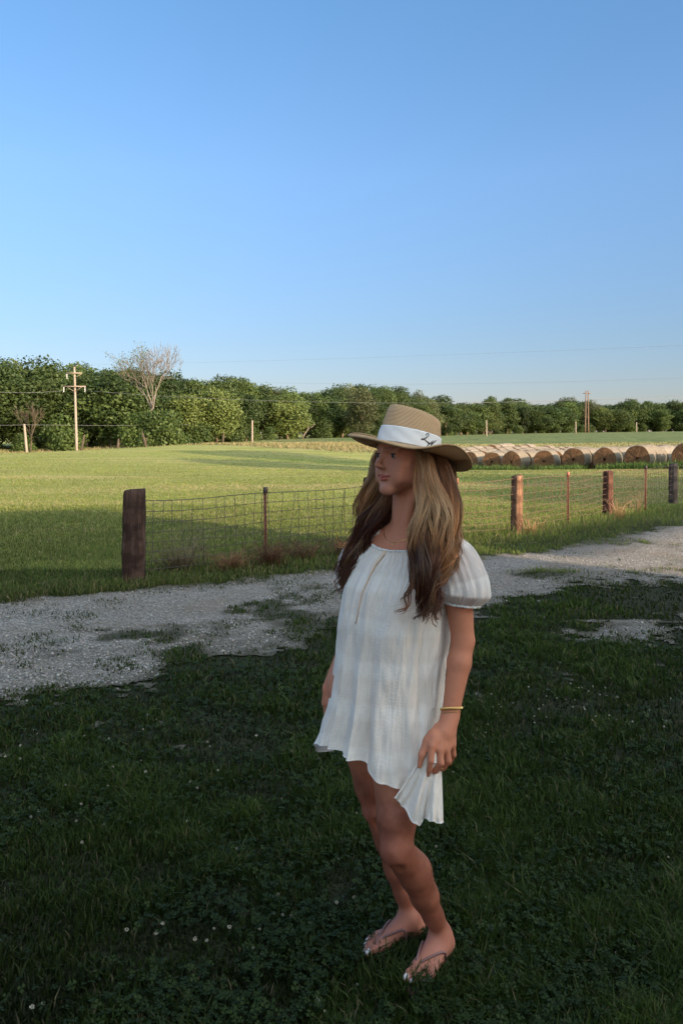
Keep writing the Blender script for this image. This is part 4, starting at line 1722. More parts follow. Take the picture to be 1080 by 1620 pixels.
def leg(H, K, N_, s):
    th = K - H
    chain([H + A(0, 0, .02), H + th * .40 + FB * .004, H + th * .80, K + UP * .01], [.080, .066, .0535, .045], .022)
    ell(K + FB * .010 + UP * .004, (LB, FB, UP), (.037, .034, .046), .022)
    sh = N_ - K
    nb = sh / np.linalg.norm(sh)
    fw = FB - nb * (FB @ nb)
    fw /= np.linalg.norm(fw)
    rt = np.cross(nb, fw)
    chain([K - UP * .01, K + sh * .30 - fw * .014, K + sh * .57 - fw * .007, K + sh * .80, N_], [.042, .0465, .0390, .0275, .0240], .02)
    ell(K + sh * .29 - fw * .022, (rt, fw, nb), (.036, .031, .088), .026)
    ell(K + sh * .14 + fw * .014, (rt, fw, nb), (.017, .014, .04), .022)
    cone(K + sh * .2 + fw * .018, K + sh * .75 + fw * .008, .016, .014, .02)
    for v in (-1, 1):
        ell(K + fw * .034 + rt * v * .026 - UP * .030, (rt, fw, nb), (.010, .010, .016), .02, 'sub')
    cone(K + sh * .62 - fw * .012, N_ - fw * .020 - UP * .01, .016, .010, .02)


leg(HP_R, KN_R, AN_R, -1)
leg(HP_L, KN_L, AN_L, 1)

# feet on flip-flops
SOLE = .020
NAILS = []


def foot(an, fdir, inner):
    """fdir: heel to toe; inner: unit vector to the big-toe side; returns frame function"""
    f = np.array([*fdir, 0.0]); f /= np.linalg.norm(f)
    s = np.array([*inner, 0.0]); s -= f * (s @ f); s /= np.linalg.norm(s)
    heel = A(an[0], an[1], 0) - f * .040

    def q(u, v, z):
        return heel + f * u + s * v + UP * (z + SOLE)
    ell(q(.018, 0, .026), (f, s, UP), (.032, .029, .027), .012)
    cone(q(.03, .0, .045), an, .023, .0225, .02)
    for v in (-.0235, .0235):
        ell(an + s * v - UP * .002 + f * .003, (f, s, UP), (.013, .009, .014), .012)
    cone(q(.055, .004, .050), q(.135, .014, .022), .033, .021, .025)
    cone(q(.045, -.008, .035), q(.135, -.020, .014), .026, .014, .022)
    cone(q(.03, -.004, .018), q(.13, -.006, .014), .020, .016, .02)
    ell(q(.158, .020, .017), (f, s, UP), (.022, .021, .018), .018)
    ell(q(.148, -.022, .014), (f, s, UP), (.022, .020, .0145), .018)
    toes = ((.162, .0265, .222, .0265, .0122, .0105), (.166, .0075, .220, .0085, .0088, .0072), (.160, -.0070, .210, -.0065, .0083, .0068), (.153, -.0205, .198, -.0205, .0080, .0066), (.145, -.0330, .184, -.0335, .0078, .0064))
    for i, (u0, v0, u1, v1, r0, r1) in enumerate(toes):
        um = u0 + (u1 - u0) * .55
        chain([q(u0, v0, .013), q(um, (v0 + v1) / 2, r0 + .006), q(u1 - r1, v1, r1 + .001)], [r0, r0 * .93, r1], .003)
        NAILS.append((q(u1 - r1 * .55, v1, r1 * 1.85 + .002), r1 * (.86 if i == 0 else .80)))
    return q, f, s


QR, fR, sR = foot(AN_R, (-.86, -.51), (.51, -.86))
QL, fL, sL = foot(AN_L, (-.56, -.83), (-.83, .56))

# head
ell(hd(0, -.016, .035), HA, (.073, .090, .080), .02)
ell(hd(0, .032, -.026), HA, (.056, .060, .068), .03)
ell(hd(0, .045, .040), HA, (.055, .042, .045), .03)
for s in (-1, 1):
    cone(hd(s * .047, .004, -.056), hd(s * .011, .074, -.096), .016, .0125, .025)
    ell(hd(s * .047, .026, -.040), HA, (.016, .032, .034), .03)
cone(hd(-.012, .076, -.100), hd(.012, .076, -.100), .0135, .0135, .014)
cone(hd(0, .055, -.090), hd(0, -.012, -.078), .015, .030, .03)
for s in (-1, 1):
    ell(hd(s * .043, .058, -.026), HA, (.022, .020, .020), .022)
    ell(hd(s * .036, .068, -.060), HA, (.020, .016, .024), .022)
    ell(hd(s * .0365, .0905, .003), HA, (.017, .0115, .0120), .014, 'sub')
    cone(hd(s * .010, .0875, .021), hd(s * .045, .070, .020), .0075, .0065, .012)
    # lids over the eyeball
    ell(hd(s * .0365, .0718, .0030), HA, (.0150, .0125, .0100), .005)
    ell(hd(s * .0740, -.008, -.008), (LH, FH, UP + FH * -.25), (.006, .017, .030), .006)
    ell(hd(s * .0765, -.006, -.002), (LH, FH, UP + FH * -.25), (.004, .009, .016), .004, 'sub')
    ell(hd(s * .0722, .003, -.030), HA, (.006, .008, .009), .005)
cone(hd(0, .0860, .012), hd(0, .1080, -.024), .0064, .0070, .012)
ell(hd(0, .1115, -.0265), HA, (.0080, .0082, .0074), .008)
for s in (-1, 1):
    ell(hd(s * .0095, .0975, -.0325), HA, (.0062, .0090, .0060), .009)
    ell(hd(s * .0058, .1030, -.0375), HA, (.0028, .0038, .0024), .003, 'sub')
# lips
for s in (-1, 1):
    cone(hd(s * .0310, .0735, -.0580), hd(s * .004, .0950, -.0592), .0024, .0040, .008)
    cone(hd(s * .0300, .0735, -.0595), hd(s * .002, .0940, -.0682), .0024, .0045, .008)
    cone(hd(s * .0330, .0760, -.0575), hd(0, .1000, -.0640), .0012, .0014, .005, 'sub')
ell(hd(0, .094, -.050), HA, (.004, .004, .007), .006, 'sub')


def surface_nets(D, o, h):
    inside = D < 0
    c = [inside[i:D.shape[0] - 1 + i, j:D.shape[1] - 1 + j, k:D.shape[2] - 1 + k] for i in (0, 1) for j in (0, 1) for k in (0, 1)]
    anyi = c[0].copy()
    alli = c[0].copy()
    for q in c[1:]:
        anyi |= q
        alli &= q
    act = anyi & ~alli
    I = np.argwhere(act)
    idx = np.full(act.shape, -1, dtype=np.int32)
    idx[act] = np.arange(len(I))
    acc = np.zeros((len(I), 3))
    cnt = np.zeros(len(I))
    cor = [np.array([i, j, k]) for i in (0, 1) for j in (0, 1) for k in (0, 1)]
    val = [D[tuple((I + q).T)].astype(float) for q in cor]
    for a in range(8):
        for ax in range(3):
            if cor[a][ax] == 0:
                b = a + (4, 2, 1)[ax]
                va, vb = val[a], val[b]
                m = (va < 0) != (vb < 0)
                t = np.where(m, va / (va - vb + 1e-20), 0)
                p = cor[a][None] + t[:, None] * (cor[b] - cor[a])[None]
                acc += np.where(m[:, None], p, 0)
                cnt += m
    V = o + h * (I + acc / cnt[:, None])
    Q = []
    for ax in range(3):
        sa = [slice(1, -1)] * 3
        e0 = inside[1:-1, 1:-1, 1:-1]
        sh = [slice(1, -1)] * 3
        sh[ax] = slice(2, None)
        e1 = inside[tuple(sh)]
        E = np.argwhere(e0 != e1)
        if not len(E):
            continue
        flip = e0[tuple(E.T)]
        E = E + 1
        u, v = [(1, 2), (2, 0), (0, 1)][ax]
        du, dv = np.zeros(3, int), np.zeros(3, int)
        du[u] = 1
        dv[v] = 1
        ok = (E < np.array(act.shape)).all(1)
        E, flip = E[ok], flip[ok]
        q = np.stack([idx[tuple((E - du - dv).T)], idx[tuple((E - dv).T)], idx[tuple(E.T)], idx[tuple((E - du).T)]], -1)
        q[~flip] = q[~flip][:, ::-1]
        Q.append(q)
    Q = np.concatenate(Q)
    return V, Q[(Q >= 0).all(1)]


BV, BQ = surface_nets(GD, G0, GH)
# relax a little
_e = np.concatenate([BQ[:, [0, 1]], BQ[:, [1, 2]], BQ[:, [2, 3]], BQ[:, [3, 0]]])
for _it in range(2):
    s_ = np.zeros_like(BV)
    n_ = np.zeros(len(BV))
    np.add.at(s_, _e[:, 0], BV[_e[:, 1]])
    np.add.at(n_, _e[:, 0], 1)
    BV = BV * .5 + .5 * s_ / np.maximum(n_, 1)[:, None]

# skin tone: base, warmer knees and cheeks, lips, brows, toenails
r_ = np.random.default_rng(2)
bc = np.tile(A(.42, .165, .098), (len(BV), 1))


def tint(p, rad, c, amt=1.0, hard=2.0):
    global bc
    d = np.linalg.norm((BV - p), axis=1) / rad
    w_ = (np.clip(1 - d ** hard, 0, 1) * amt)[:, None]
    bc = bc * (1 - w_) + np.asarray(c) * w_


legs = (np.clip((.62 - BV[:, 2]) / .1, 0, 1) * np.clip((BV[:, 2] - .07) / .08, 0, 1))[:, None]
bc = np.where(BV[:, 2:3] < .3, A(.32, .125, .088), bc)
bc = bc * (1 - legs) + A(.145, .047, .028) * legs  # light falling off down the legs, darkened into the skin colour
for kn in (KN_L, KN_R):
    tint(kn + FB * .035 + UP * .005, .06, (.24, .075, .05), .6)
face = np.clip(1 - np.linalg.norm(BV - hd(0, .06, -.02), axis=1) / .16, 0, 1)[:, None]
bc = bc * (1 - face * .5) + A(.53, .245, .165) * face * .5
for s in (-1, 1):
    tint(hd(s * .042, .066, -.034), .030, (.52, .22, .16), .45)
    for t in np.linspace(0, 1, 9):
        tint(hd(s * (.012 + .034 * t), .098 - .016 * t * t - .008 * t, .0215 + .003 * math.sin(t * 2.4)), .0062 - .0016 * t, (.17, .085, .05), .6, 3)
loc = np.stack([(BV - HC) @ LH, (BV - HC) @ FH, (BV - HC) @ UP], -1)
lip = (np.abs(loc[:, 0]) < .0320) & (loc[:, 1] > .066) & (loc[:, 2] < -.0545 - .10 * np.abs(loc[:, 0])) & (loc[:, 2] > -.0740 + .44 * np.abs(loc[:, 0])) & (loc[:, 1] > .0885 - .52 * np.abs(loc[:, 0]))
bc[lip] = A(.42, .090, .075)
mouth = (np.abs(loc[:, 0]) < .0310) & (loc[:, 1] > .072) & (np.abs(loc[:, 2] + .0640 - .19 * np.abs(loc[:, 0])) < .0016)
bc[mouth] = A(.13, .02, .02)
for p, r1 in NAILS:
    tint(p, r1 * 1.15, (.80, .78, .80), 1.0, 6)
SK = N('skin')
_o = SK.coords()
_n = SK.noise(_o, 240, 2)
_n2 = SK.noise(_o, 22, 3)
_n4 = SK.noise(_o, 70, 4, .7)
_c = SK.mix(SK.ramp(_n2, [(.35, 0.0), (.7, .28)]), SK.attr(), (.50, .19, .12))
_c = SK.mix(SK.ramp(_n4, [(.5, 0.0), (.75, .30)]), _c, (.26, .105, .062))
SK.bsdf(_c, .58, SK.bump(_n, .10, .001), spec=.25, Subsurface__Weight=.05, Subsurface__Scale=.008)
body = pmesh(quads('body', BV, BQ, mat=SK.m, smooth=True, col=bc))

# eyes
EW = N('eye')
EW.bsdf(EW.attr(), .3, spec=.15)
for s in (-1, 1):
    m = MB()
    c0 = hd(s * .0365, .0735, .0012)
    fr = (FH + LH * .02 - UP * .05)
    fr /= np.linalg.norm(fr)
    su = np.cross(fr, UP); su /= np.linalg.norm(su)
    sv = np.cross(su, fr)
    V, C_ = [], []
    n = 24
    for i in range(14):
        th = math.pi * .52 * i / 13 + .001
        for j in range(n):
            a = 2 * math.pi * j / n
            V.append(c0 + (fr * math.cos(th) + (su * math.cos(a) + sv * math.sin(a)) * math.sin(th)) * .0112 * A(1, 1, 1))
            C_.append((.012, .01, .01) if th < .20 else ((.03, .028, .025) if th < .50 else ((.03, .03, .03) if th < .56 else (.24, .21, .20))))
    Fq = [(i * n + j, i * n + (j + 1) % n, (i + 1) * n + (j + 1) % n, (i + 1) * n + j) for i in range(13) for j in range(n)]
    m.add(V, Fq, np.array(C_))
    e = pmesh(m.build('eye', EW.m, smooth=True))
    ls = MB()
    lash = []
    for t in np.linspace(0, 1, 15):
        a = -.95 + 1.9 * t
        p = c0 + (su * math.sin(a) * .0135 + fr * (math.cos(a) * .0105 + .0008) + sv * (.0048 + .0012 * math.cos(a)))
        lash.append(p)
    ls.tube(np.array(lash), [.0008] + [.0019] * 13 + [.0008], 5)
    lm = N('lashes')
    lm.bsdf((.015, .010, .008), .7)
    under(ls.build('lashes', lm.m, smooth=True), e)


# ---- dress
def keyz(z, tab):
    zs = np.array([t[0] for t in tab])[::-1]
    return [np.interp(z, zs, np.array([t[i] for t in tab])[::-1]) for i in range(1, len(tab[0]))]


#        z     cx    cy     a(L)  b(F)
DT = ((1.285, .200, 2.497, .104, .094), (1.262, .200, 2.496, .134, .103), (1.235, .193, 2.494, .156, .113), (1.19, .184, 2.490, .164, .124), (1.12, .171, 2.486, .168, .134),
      (1.05, .163, 2.482, .168, .138), (1.0, .158, 2.480, .168, .139), (.90, .153, 2.480, .167, .138), (.80, .149, 2.480, .169, .142), (.70, .145, 2.480, .174, .147), (.62, .141, 2.480, .180, .153), (.50, .136, 2.480, .190, .163))


def dress():
    nu, nv = 460, 200
    th = np.linspace(0, 2 * math.pi, nu, endpoint=False)          # 0 front, +90 her left
    v = np.linspace(0, 1, nv)
    TH, Vv = np.meshgrid(th, v)
    zneck = 1.268 - .030 * np.cos(TH) + .004 * np.cos(2 * TH)
    dth0 = (TH + .32 + math.pi) % (2 * math.pi) - math.pi
    hem = .592 + .078 * np.exp(-(dth0 / .72) ** 2) - .02 * np.exp(-((TH - math.pi) / .9) ** 2)
    hem += .007 * np.sin(TH * 7 + .5) + .004 * np.sin(TH * 13)
    t = Vv
    Z = zneck + (hem - zneck) * t
    # ring shape follows a nominal height
    zn = 1.285 + (.50 - 1.285) * t
    cx, cy, a, b = keyz(zn, DT)
    drop = np.clip((t - .10) / .9, 0, 1)
    w1 = TH + .10 * fnoise(TH * 1.5, Z * 5, 74, 2) + .35 * np.sin(TH * 2 + .6) + .10 * np.sin(TH * 5 + 1) + .10 * np.sin(t * 3)
    f1 = np.sin(w1 * 9 + .8 * np.sin(t * 2.2))
    f2 = np.sin(w1 * 15 + 1.7 + 1.0 * t)
    fold = .85 * (1 - 2 * np.abs(np.sin(w1 * 4.5 + .4 * np.sin(t * 2.2))) ** .8) * -1 + .40 * f2 + .30 * np.sin(w1 * 4 + .3) + .12 * f1
    gath = np.sin(TH * 64 + 2.2 * np.sin(TH * 5)) * np.exp(-t * 13)
    amp = .0026 + .0165 * drop ** 1.1
    rad = fold * amp + gath * .0034 + .0020 * np.sin(w1 * 31 + 4 * t) * drop ** .5
    # crinkled cloth
    sx_, sy_ = np.cos(TH) * .17, np.sin(TH) * .17
    rad = rad + (.0016 * fnoise(TH * 26, Z * 14, 71, 3) + .0055 * fnoise(TH * 4.5 + 2 * Z, Z * 8 + TH, 72, 2) + .0035 * fnoise(TH * 9 - Z * 3, Z * 17, 73, 2)) * np.clip(t * 6, 0, 1)
    k = np.clip((t - .93) / .07, 0, 1)
    rad = rad + .004 * k * np.sin(TH * 26 + 2 * np.sin(TH * 3))
    ca, sa = np.cos(TH), np.sin(TH)
    X = cx + FB[0] * ca * (b + rad) + LB[0] * sa * (a + rad)
    Y = cy + FB[1] * ca * (b + rad) + LB[1] * sa * (a + rad)
    P = np.stack([X, Y, Z], -1)
    # flare of the hem on the far side
    g = np.exp(-((TH - 5.45) / .40) ** 2) * np.clip((t - .76) / .24, 0, 1) ** 1.5
    P = P + (FB * .014 - LB * .018)[None, None] * g[..., None]
    g = np.exp(-((TH - 2.05) / .50) ** 2) * np.clip((t - .45) / .55, 0, 1)
    P = P + (-LB * .055 - FB * .0)[None, None] * g[..., None]
    # drawn towards her hand
    pin = at(672, 1205, 2.285)
    dth = (TH - 1.30 + math.pi) % (2 * math.pi) - math.pi
    g = np.exp(-(dth / .22) ** 2 - ((P[..., 2] - pin[2]) / .07) ** 2)
    P = P + (pin - P) * np.clip(g * .9, 0, 1)[..., None] * np.array([1, 1, .5])
    V = P.reshape(-1, 3)
    j = np.arange(nu)
    i = np.arange(nv - 1)[:, None] * nu
    Q = np.stack([i + j, i + nu + j, i + nu + (j + 1) % nu, i + (j + 1) % nu], -1).reshape(-1, 4)
    uv = np.stack([TH / (2 * math.pi), 1.285 - Z], -1).reshape(-1, 2)
    return V, Q, uv, P


CL = N('white_cotton')
_uv = CL.n('TexCoord').outputs['UV']
_su = CL.n('SeparateXYZ', Vector=_uv)
_hy = _su.outputs[1]
# woven bands: broad dense stripes with thin ones between
_nz = CL.noise(CL.mapping(_uv, (26, 6, 1)), 1.0, 3)
_hyn = CL.math('ADD', _hy, CL.math('MULTIPLY', _nz, .030))
_b1 = CL.ramp(CL.math('FRACT', CL.math('MULTIPLY', _hyn, 8.3)), [(0, 0.0), (.12, 1.0), (.36, 1.0), (.5, 0.0)])
_b2 = CL.ramp(CL.math('FRACT', CL.math('MULTIPLY', _su.outputs[0], 13.0)), [(0, 0.0), (.06, 1.0), (.5, 1.0), (.56, 0.0)])
_cr = CL.noise(CL.mapping(_uv, (240, 16, 1)), 1.0, 5, .75)
_cr2 = CL.noise(CL.mapping(_uv, (90, 160, 1)), 1.0, 4, .7)
_dn = CL.math('MINIMUM', 1.0, CL.math('ADD', CL.math('MULTIPLY', _b1, .62), CL.math('MULTIPLY', _b2, .16)))
_col = CL.mix(_dn, (.85, .785, .72), (.94, .90, .855))
_col = CL.mix(CL.ramp(_cr, [(.36, .40), (.60, 0.0)]), _col, (.66, .63, .61))
_col = CL.mix(CL.ramp(_cr2, [(.56, 0.0), (.74, .5)]), _col, (.88, .88, .89))
_bm = CL.bump(CL.math('ADD', CL.math('ADD', CL.math('MULTIPLY', _cr, .9), CL.math('MULTIPLY', _cr2, .8)), CL.math('MULTIPLY', _dn, .25)), .5, .008)
_d = CL.bsdf(_col, .85, _bm, spec=.15, link=False, Sheen__Weight=.15)
_tl = CL.n('BsdfTranslucent', Color=_col, Normal=_bm).outputs[0]
_mx = CL.n('MixShader', Fac=.22, i1=_d, i2=_tl).outputs[0]
_tp = CL.n('BsdfTransparent').outputs[0]
CL_ALPHA = CL.math('MULTIPLY', CL.math('SUBTRACT', 1.0, _dn), .05)
CL.surface(CL.n('MixShader', Fac=CL_ALPHA, i1=_mx, i2=_tp).outputs[0])

# the sleeves are sheerer than the gathered body of the dress
SL = N('sheer_cotton')
_uv = SL.n('TexCoord').outputs['UV']
_su = SL.n('SeparateXYZ', Vector=_uv)
_b1 = SL.ramp(SL.math('FRACT', SL.math('ADD', .1, SL.math('MULTIPLY', _su.outputs[1], 12.0))), [(0, 0.0), (.1, 1.0), (.38, 1.0), (.48, 0.0)])
_cr = SL.noise(SL.mapping(_uv, (110, 12, 1)), 1.0, 5, .75)
_cr2 = SL.noise(SL.mapping(_uv, (60, 160, 1)), 1.0, 4, .7)
_col = SL.mix(_b1, (.82, .75, .71), (.90, .86, .82))
_col = SL.mix(SL.ramp(_cr, [(.42, .35), (.6, 0.0)]), _col, (.55, .50, .50))
_bm = SL.bump(SL.math('ADD', _cr, SL.math('MULTIPLY', _cr2, .8)), .7, .006)
_d = SL.bsdf(_col, .85, _bm, spec=.15, link=False)
_tl = SL.n('BsdfTranslucent', Color=_col, Normal=_bm).outputs[0]
_mx = SL.n('MixShader', Fac=.3, i1=_d, i2=_tl).outputs[0]
_al = SL.math('ADD', .06, SL.math('MULTIPLY', SL.math('SUBTRACT', 1.0, _b1), .12))
SL.surface(SL.n('MixShader', Fac=_al, i1=_mx, i2=SL.n('BsdfTransparent').outputs[0]).outputs[0])

_V, _Q, _U2, DP = dress()
dress_o = pmesh(quads('dress', _V, _Q, mat=CL.m, smooth=True, uv=_U2))


def dchild(o):
    o.parent = dress_o
    return o


# the handful of hem she lifts: a loose fan of cloth falling from between thumb and fingers
def lifted_hem():
    top = np.array([at(*p) for p in ((668, 1189, 2.274), (674, 1196, 2.276), (682, 1206, 2.290), (692, 1208, 2.310), (698, 1210, 2.325))])
    mid = np.array([at(*p) for p in ((652, 1216, 2.285), (662, 1228, 2.262), (674, 1234, 2.272), (687, 1236, 2.262), (699, 1238, 2.30))])
    bot = np.array([at(*p) for p in ((623, 1257, 2.300), (640, 1283, 2.262), (661, 1306, 2.262), (679, 1296, 2.236), (702, 1302, 2.285))])
    nu, nv = 130, 70
    u = np.linspace(0, 1, nu)
    k = np.linspace(0, 1, 5)

    def cur(c):
        q = np.stack([np.interp(u, k, c[:, i]) for i in range(3)], -1)
        for _ in range(40):
            q[1:-1] = (q[:-2] + 2 * q[1:-1] + q[2:]) / 4
        return q
    t_, m_, b_ = cur(top), cur(mid), cur(bot)
    V, UV = [], []
    for v in np.linspace(0, 1, nv):
        p = t_ * (1 - v) * (1 - 2 * v) + m_ * 4 * v * (1 - v) + b_ * v * (2 * v - 1)
        dep = .014 * v * np.sin(u * 15 + .6 + .8 * v) + .006 * v * np.sin(u * 33 + 2 * v)
        dep = dep + .0025 * fnoise(u * 22, np.full(nu, v * 9), 91, 3)
        ru = .007 * np.clip((v - .85) / .15, 0, 1) * np.sin(u * 47 + 2 * np.sin(u * 9))
        V.append(p + A(0, -1, 0) * (dep + ru)[:, None] + UP * (ru * .6)[:, None])
        UV.append(np.stack([.25 + u * .14, np.full(nu, .62 + v * .09)], -1))
    G = np.array(V)
    i = (np.arange(nv - 1)[:, None] * nu + np.arange(nu - 1)[None]).ravel()
    o = quads('lifted_hem', G.reshape(-1, 3), np.stack([i, i + nu, i + nu + 1, i + 1], -1), mat=CL.m, smooth=True, uv=np.concatenate(UV))
    dchild(o)
    m = MB()
    m.tube(G[-1], .0013, 6)
    e = m.build('hem_edge', EDGE.m, smooth=True)
    dchild(e)


# rolled neckline and hem edge
EDGE = N('hem_cotton')
EDGE.bsdf((.66, .65, .64), .9, spec=.1)
for row, rr, nm in ((0, .0032, 'neckline'), (-1, .0010, 'hem_edge')):
    _m = MB()
    ringp = DP[row]
    _m.tube(np.concatenate([ringp, ringp[:1]]), rr, 6, cap=False)
    dchild(_m.build(nm, EDGE.m, smooth=True))


def sleeve(path, rads, seed, squash=1.0):
    P = np.array(path)
    t0 = np.linspace(0, 1, len(P))
    nv, nu = 70, 150
    t = np.linspace(0, 1, nv)
    C_ = np.stack([np.interp(t, t0, P[:, i]) for i in range(3)], -1)
    for _ in range(6):
        C_[1:-1] = (C_[:-2] + C_[1:-1] * 2 + C_[2:]) / 4
    rd = np.interp(t, np.linspace(0, 1, len(rads)), rads)
    for _ in range(3):
        rd[1:-1] = (rd[:-2] + rd[1:-1] * 2 + rd[2:]) / 4
    T = np.gradient(C_, axis=0)
    T /= np.linalg.norm(T, axis=1)[:, None]
    u = np.cross(T, FB[None]); u /= np.linalg.norm(u, axis=1)[:, None]
    w_ = np.cross(T, u)
    th = np.linspace(0, 2 * math.pi, nu, endpoint=False)
    TH, TT = np.meshgrid(th, t)
    puff = np.clip(np.sin(TT * math.pi), 0, 1)
    rad = rd[:, None] * (1 + .035 * np.sin(TH * 11 + seed + 2 * np.sin(TH * 2)) * (.35 + TT) + .022 * np.sin(TH * 23 + seed + 3 * TT) + .045 * np.sin(TH * 30 + 2 * np.sin(TH * 3)) * np.clip((TT - .72) / .2, 0, 1))
    rad = rad + .0025 * fnoise(TH * 14, TT * 16, 80 + seed, 3)
    V = C_[:, None] + rad[..., None] * (np.cos(TH)[..., None] * u[:, None] + squash * np.sin(TH)[..., None] * w_[:, None])
    j = np.arange(nu)
    i = np.arange(nv - 1)[:, None] * nu
    Q = np.stack([i + j, i + nu + j, i + nu + (j + 1) % nu, i + (j + 1) % nu], -1).reshape(-1, 4)
    o = quads('sleeve', V.reshape(-1, 3), Q, mat=SL.m, smooth=True, uv=np.stack([TH / 6.2832, TT * .24], -1).reshape(-1, 2))
    dchild(o)
    m = MB()
    m.tube(np.concatenate([V[-1], V[-1][:1]]), .0042, 6, cap=False)
    b = m.build('sleeve_band', EDGE.m, smooth=True)
    dchild(b)


lifted_hem()
sleeve([A(.240, 2.470, 1.262), A(.285, 2.430, 1.256), A(.333, 2.396, 1.205), A(.352, 2.382, 1.135), A(.3475, 2.380, 1.094)], [.040, .054, .064, .072, .079, .078, .050], 1)
sleeve([A(.150, 2.545, 1.262), A(.102, 2.582, 1.240), A(.066, 2.608, 1.185), A(.050, 2.620, 1.125), A(.045, 2.624, 1.096)], [.050, .058, .066, .072, .074, .070, .050], 2)

# tie at the neckline
TIE = N('tie_cord')
TIE.bsdf((.62, .47, .36), .8, spec=.15)
_m = MB()
for (sx, ln) in ((.000, .26), (.005, .12)):
    pts = []
    for t in np.linspace(0, 1, 22):
        row = int(t * ln / .71 * (DP.shape[0] - 1))
        col = (-9 - int(t * 9 * ln / .26 + sx * 500 * t)) % DP.shape[1]
        pts.append(DP[row, col] + FB * (.0055 + .001 * math.sin(t * 14)) + LB * sx * (1 - .2 * t))
    _m.tube(np.array(pts), [.0030] * 8 + [.0024] * 14, 6)
dchild(_m.build('neck_tie', TIE.m, smooth=True))


# ---- hat
TA = R(12.5)
HF = FH * math.cos(TA) + UP * math.sin(TA)
HU = UP * math.cos(TA) - FH * math.sin(TA)
HO = HC + UP * .020 - FH * .004


def hp(f, l, u):
    return HO + np.multiply.outer(np.asarray(f, float), HF) + np.multiply.outer(np.asarray(l, float), LH) + np.multiply.outer(np.asarray(u, float), HU)


ST = N('straw')
_uv = ST.n('TexCoord').outputs['UV']
_w = ST.n('TexWave', Vector=_uv, Scale=10.5, Distortion=.6, Detail=2, _bands_direction='Y').outputs[0]
_k = ST.noise(ST.mapping(_uv, (260, 60, 1)), 1.0, 3, .6)
_k2 = ST.noise(ST.mapping(_uv, (14, 8, 1)), 1.0, 3)
_c = ST.mix(_k, (.42, .26, .135), (.68, .47, .285))
_c = ST.mix(ST.ramp(_w, [(0, .75), (.45, 0.0)]), _c, (.24, .135, .066))
_c = ST.mix(ST.ramp(_k2, [(.4, 0.0), (.8, .35)]), _c, (.56, .38, .23))
ST.bsdf(_c, .75, ST.bump(ST.math('ADD', _w, ST.math('MULTIPLY', _k, .7)), .55, .003), spec=.2)

CF, CLW = .102, .086            # crown half length and half width
hat = pmesh(empty('hat'))
hat.matrix_parent_inverse = Matrix.Translation(-Vector(PB))


def hchild(o):
    o.parent = hat
    return o


def crown_r(ph, h):
    """crown outline at height h (0..1)"""
    tap = 1 - .10 * h - .05 * h ** 3
    pinch = 1 - .07 * h * np.exp(-((np.abs(ph) - .75) / .35) ** 2)
    return CF * tap * pinch, CLW * tap * pinch


def crown():
    n = 120
    ph = np.linspace(-math.pi, math.pi, n, endpoint=False)
    V, UVs = [], []
    Hh = .108
    hs = np.r_[np.linspace(-.06, .86, 26), .92, .965, .99]
    for h in hs:
        a, b = crown_r(ph, max(h, 0))
        q = 1 if h <= .86 else math.sqrt(max(1 - ((h - .86) / .16) ** 2, .02)) * .10 + .90
        top = 1 + .10 * np.cos(ph) * np.clip(h, 0, 1)              # higher at the front
        V.append(hp(a * q * np.cos(ph), b * q * np.sin(ph), h * Hh * top))
        UVs.append(np.stack([(ph + math.pi) / 6.2832, np.full(n, h * .9)], -1))
    a, b = crown_r(ph, 1.0)
    for s in (.84, .76, .64, .5, .35, .2, .07):
        f, l = a * s * np.cos(ph), b * s * np.sin(ph)
        dent = -.026 * np.clip(1 - (l / .034) ** 2, 0, 1) * np.clip((s < .9) * (1 - s * .75), 0, 1) ** .6
        top = 1 + .10 * f / CF
        V.append(hp(f, l, Hh * top * 1.0 + .004 * (s - .9) + dent))
        UVs.append(np.stack([(ph + math.pi) / 6.2832, np.full(n, .9 + (1 - s) * .5)], -1))
    V = np.concatenate(V)
    m = len(V) // n
    j = np.arange(n)
    i = np.arange(m - 1)[:, None] * n
    Q = np.stack([i + j, i + (j + 1) % n, i + n + (j + 1) % n, i + n + j], -1).reshape(-1, 4)
    return hchild(quads('crown', V, Q, mat=ST.m, smooth=True, uv=np.concatenate(UVs)))


crown()
# rim height and reach round the brim: angle from the front towards her left
RIM = np.array([(-180, -.030, .182), (-150, -.010, .172), (-120, .022, .166), (-95, .036, .162), (-65, .034, .164), (-40, .018, .176), (-18, .000, .190), (0, -.004, .196), (20, -.008, .194), (45, -.020, .182), (62, -.016, .172), (80, .008, .164), (100, .026, .162),
                (120, .014, .178), (140, -.014, .196), (160, -.028, .196), (180, -.030, .182)], float)


def rim(phd):
    # smooth the table
    x = np.asarray(phd, float)
    z = sum(np.interp((x + o + 180) % 360 - 180, RIM[:, 0], RIM[:, 1]) for o in (-12, -6, 0, 6, 12)) / 5
    r = sum(np.interp((x + o + 180) % 360 - 180, RIM[:, 0], RIM[:, 2]) for o in (-12, -6, 0, 6, 12)) / 5
    return z, r


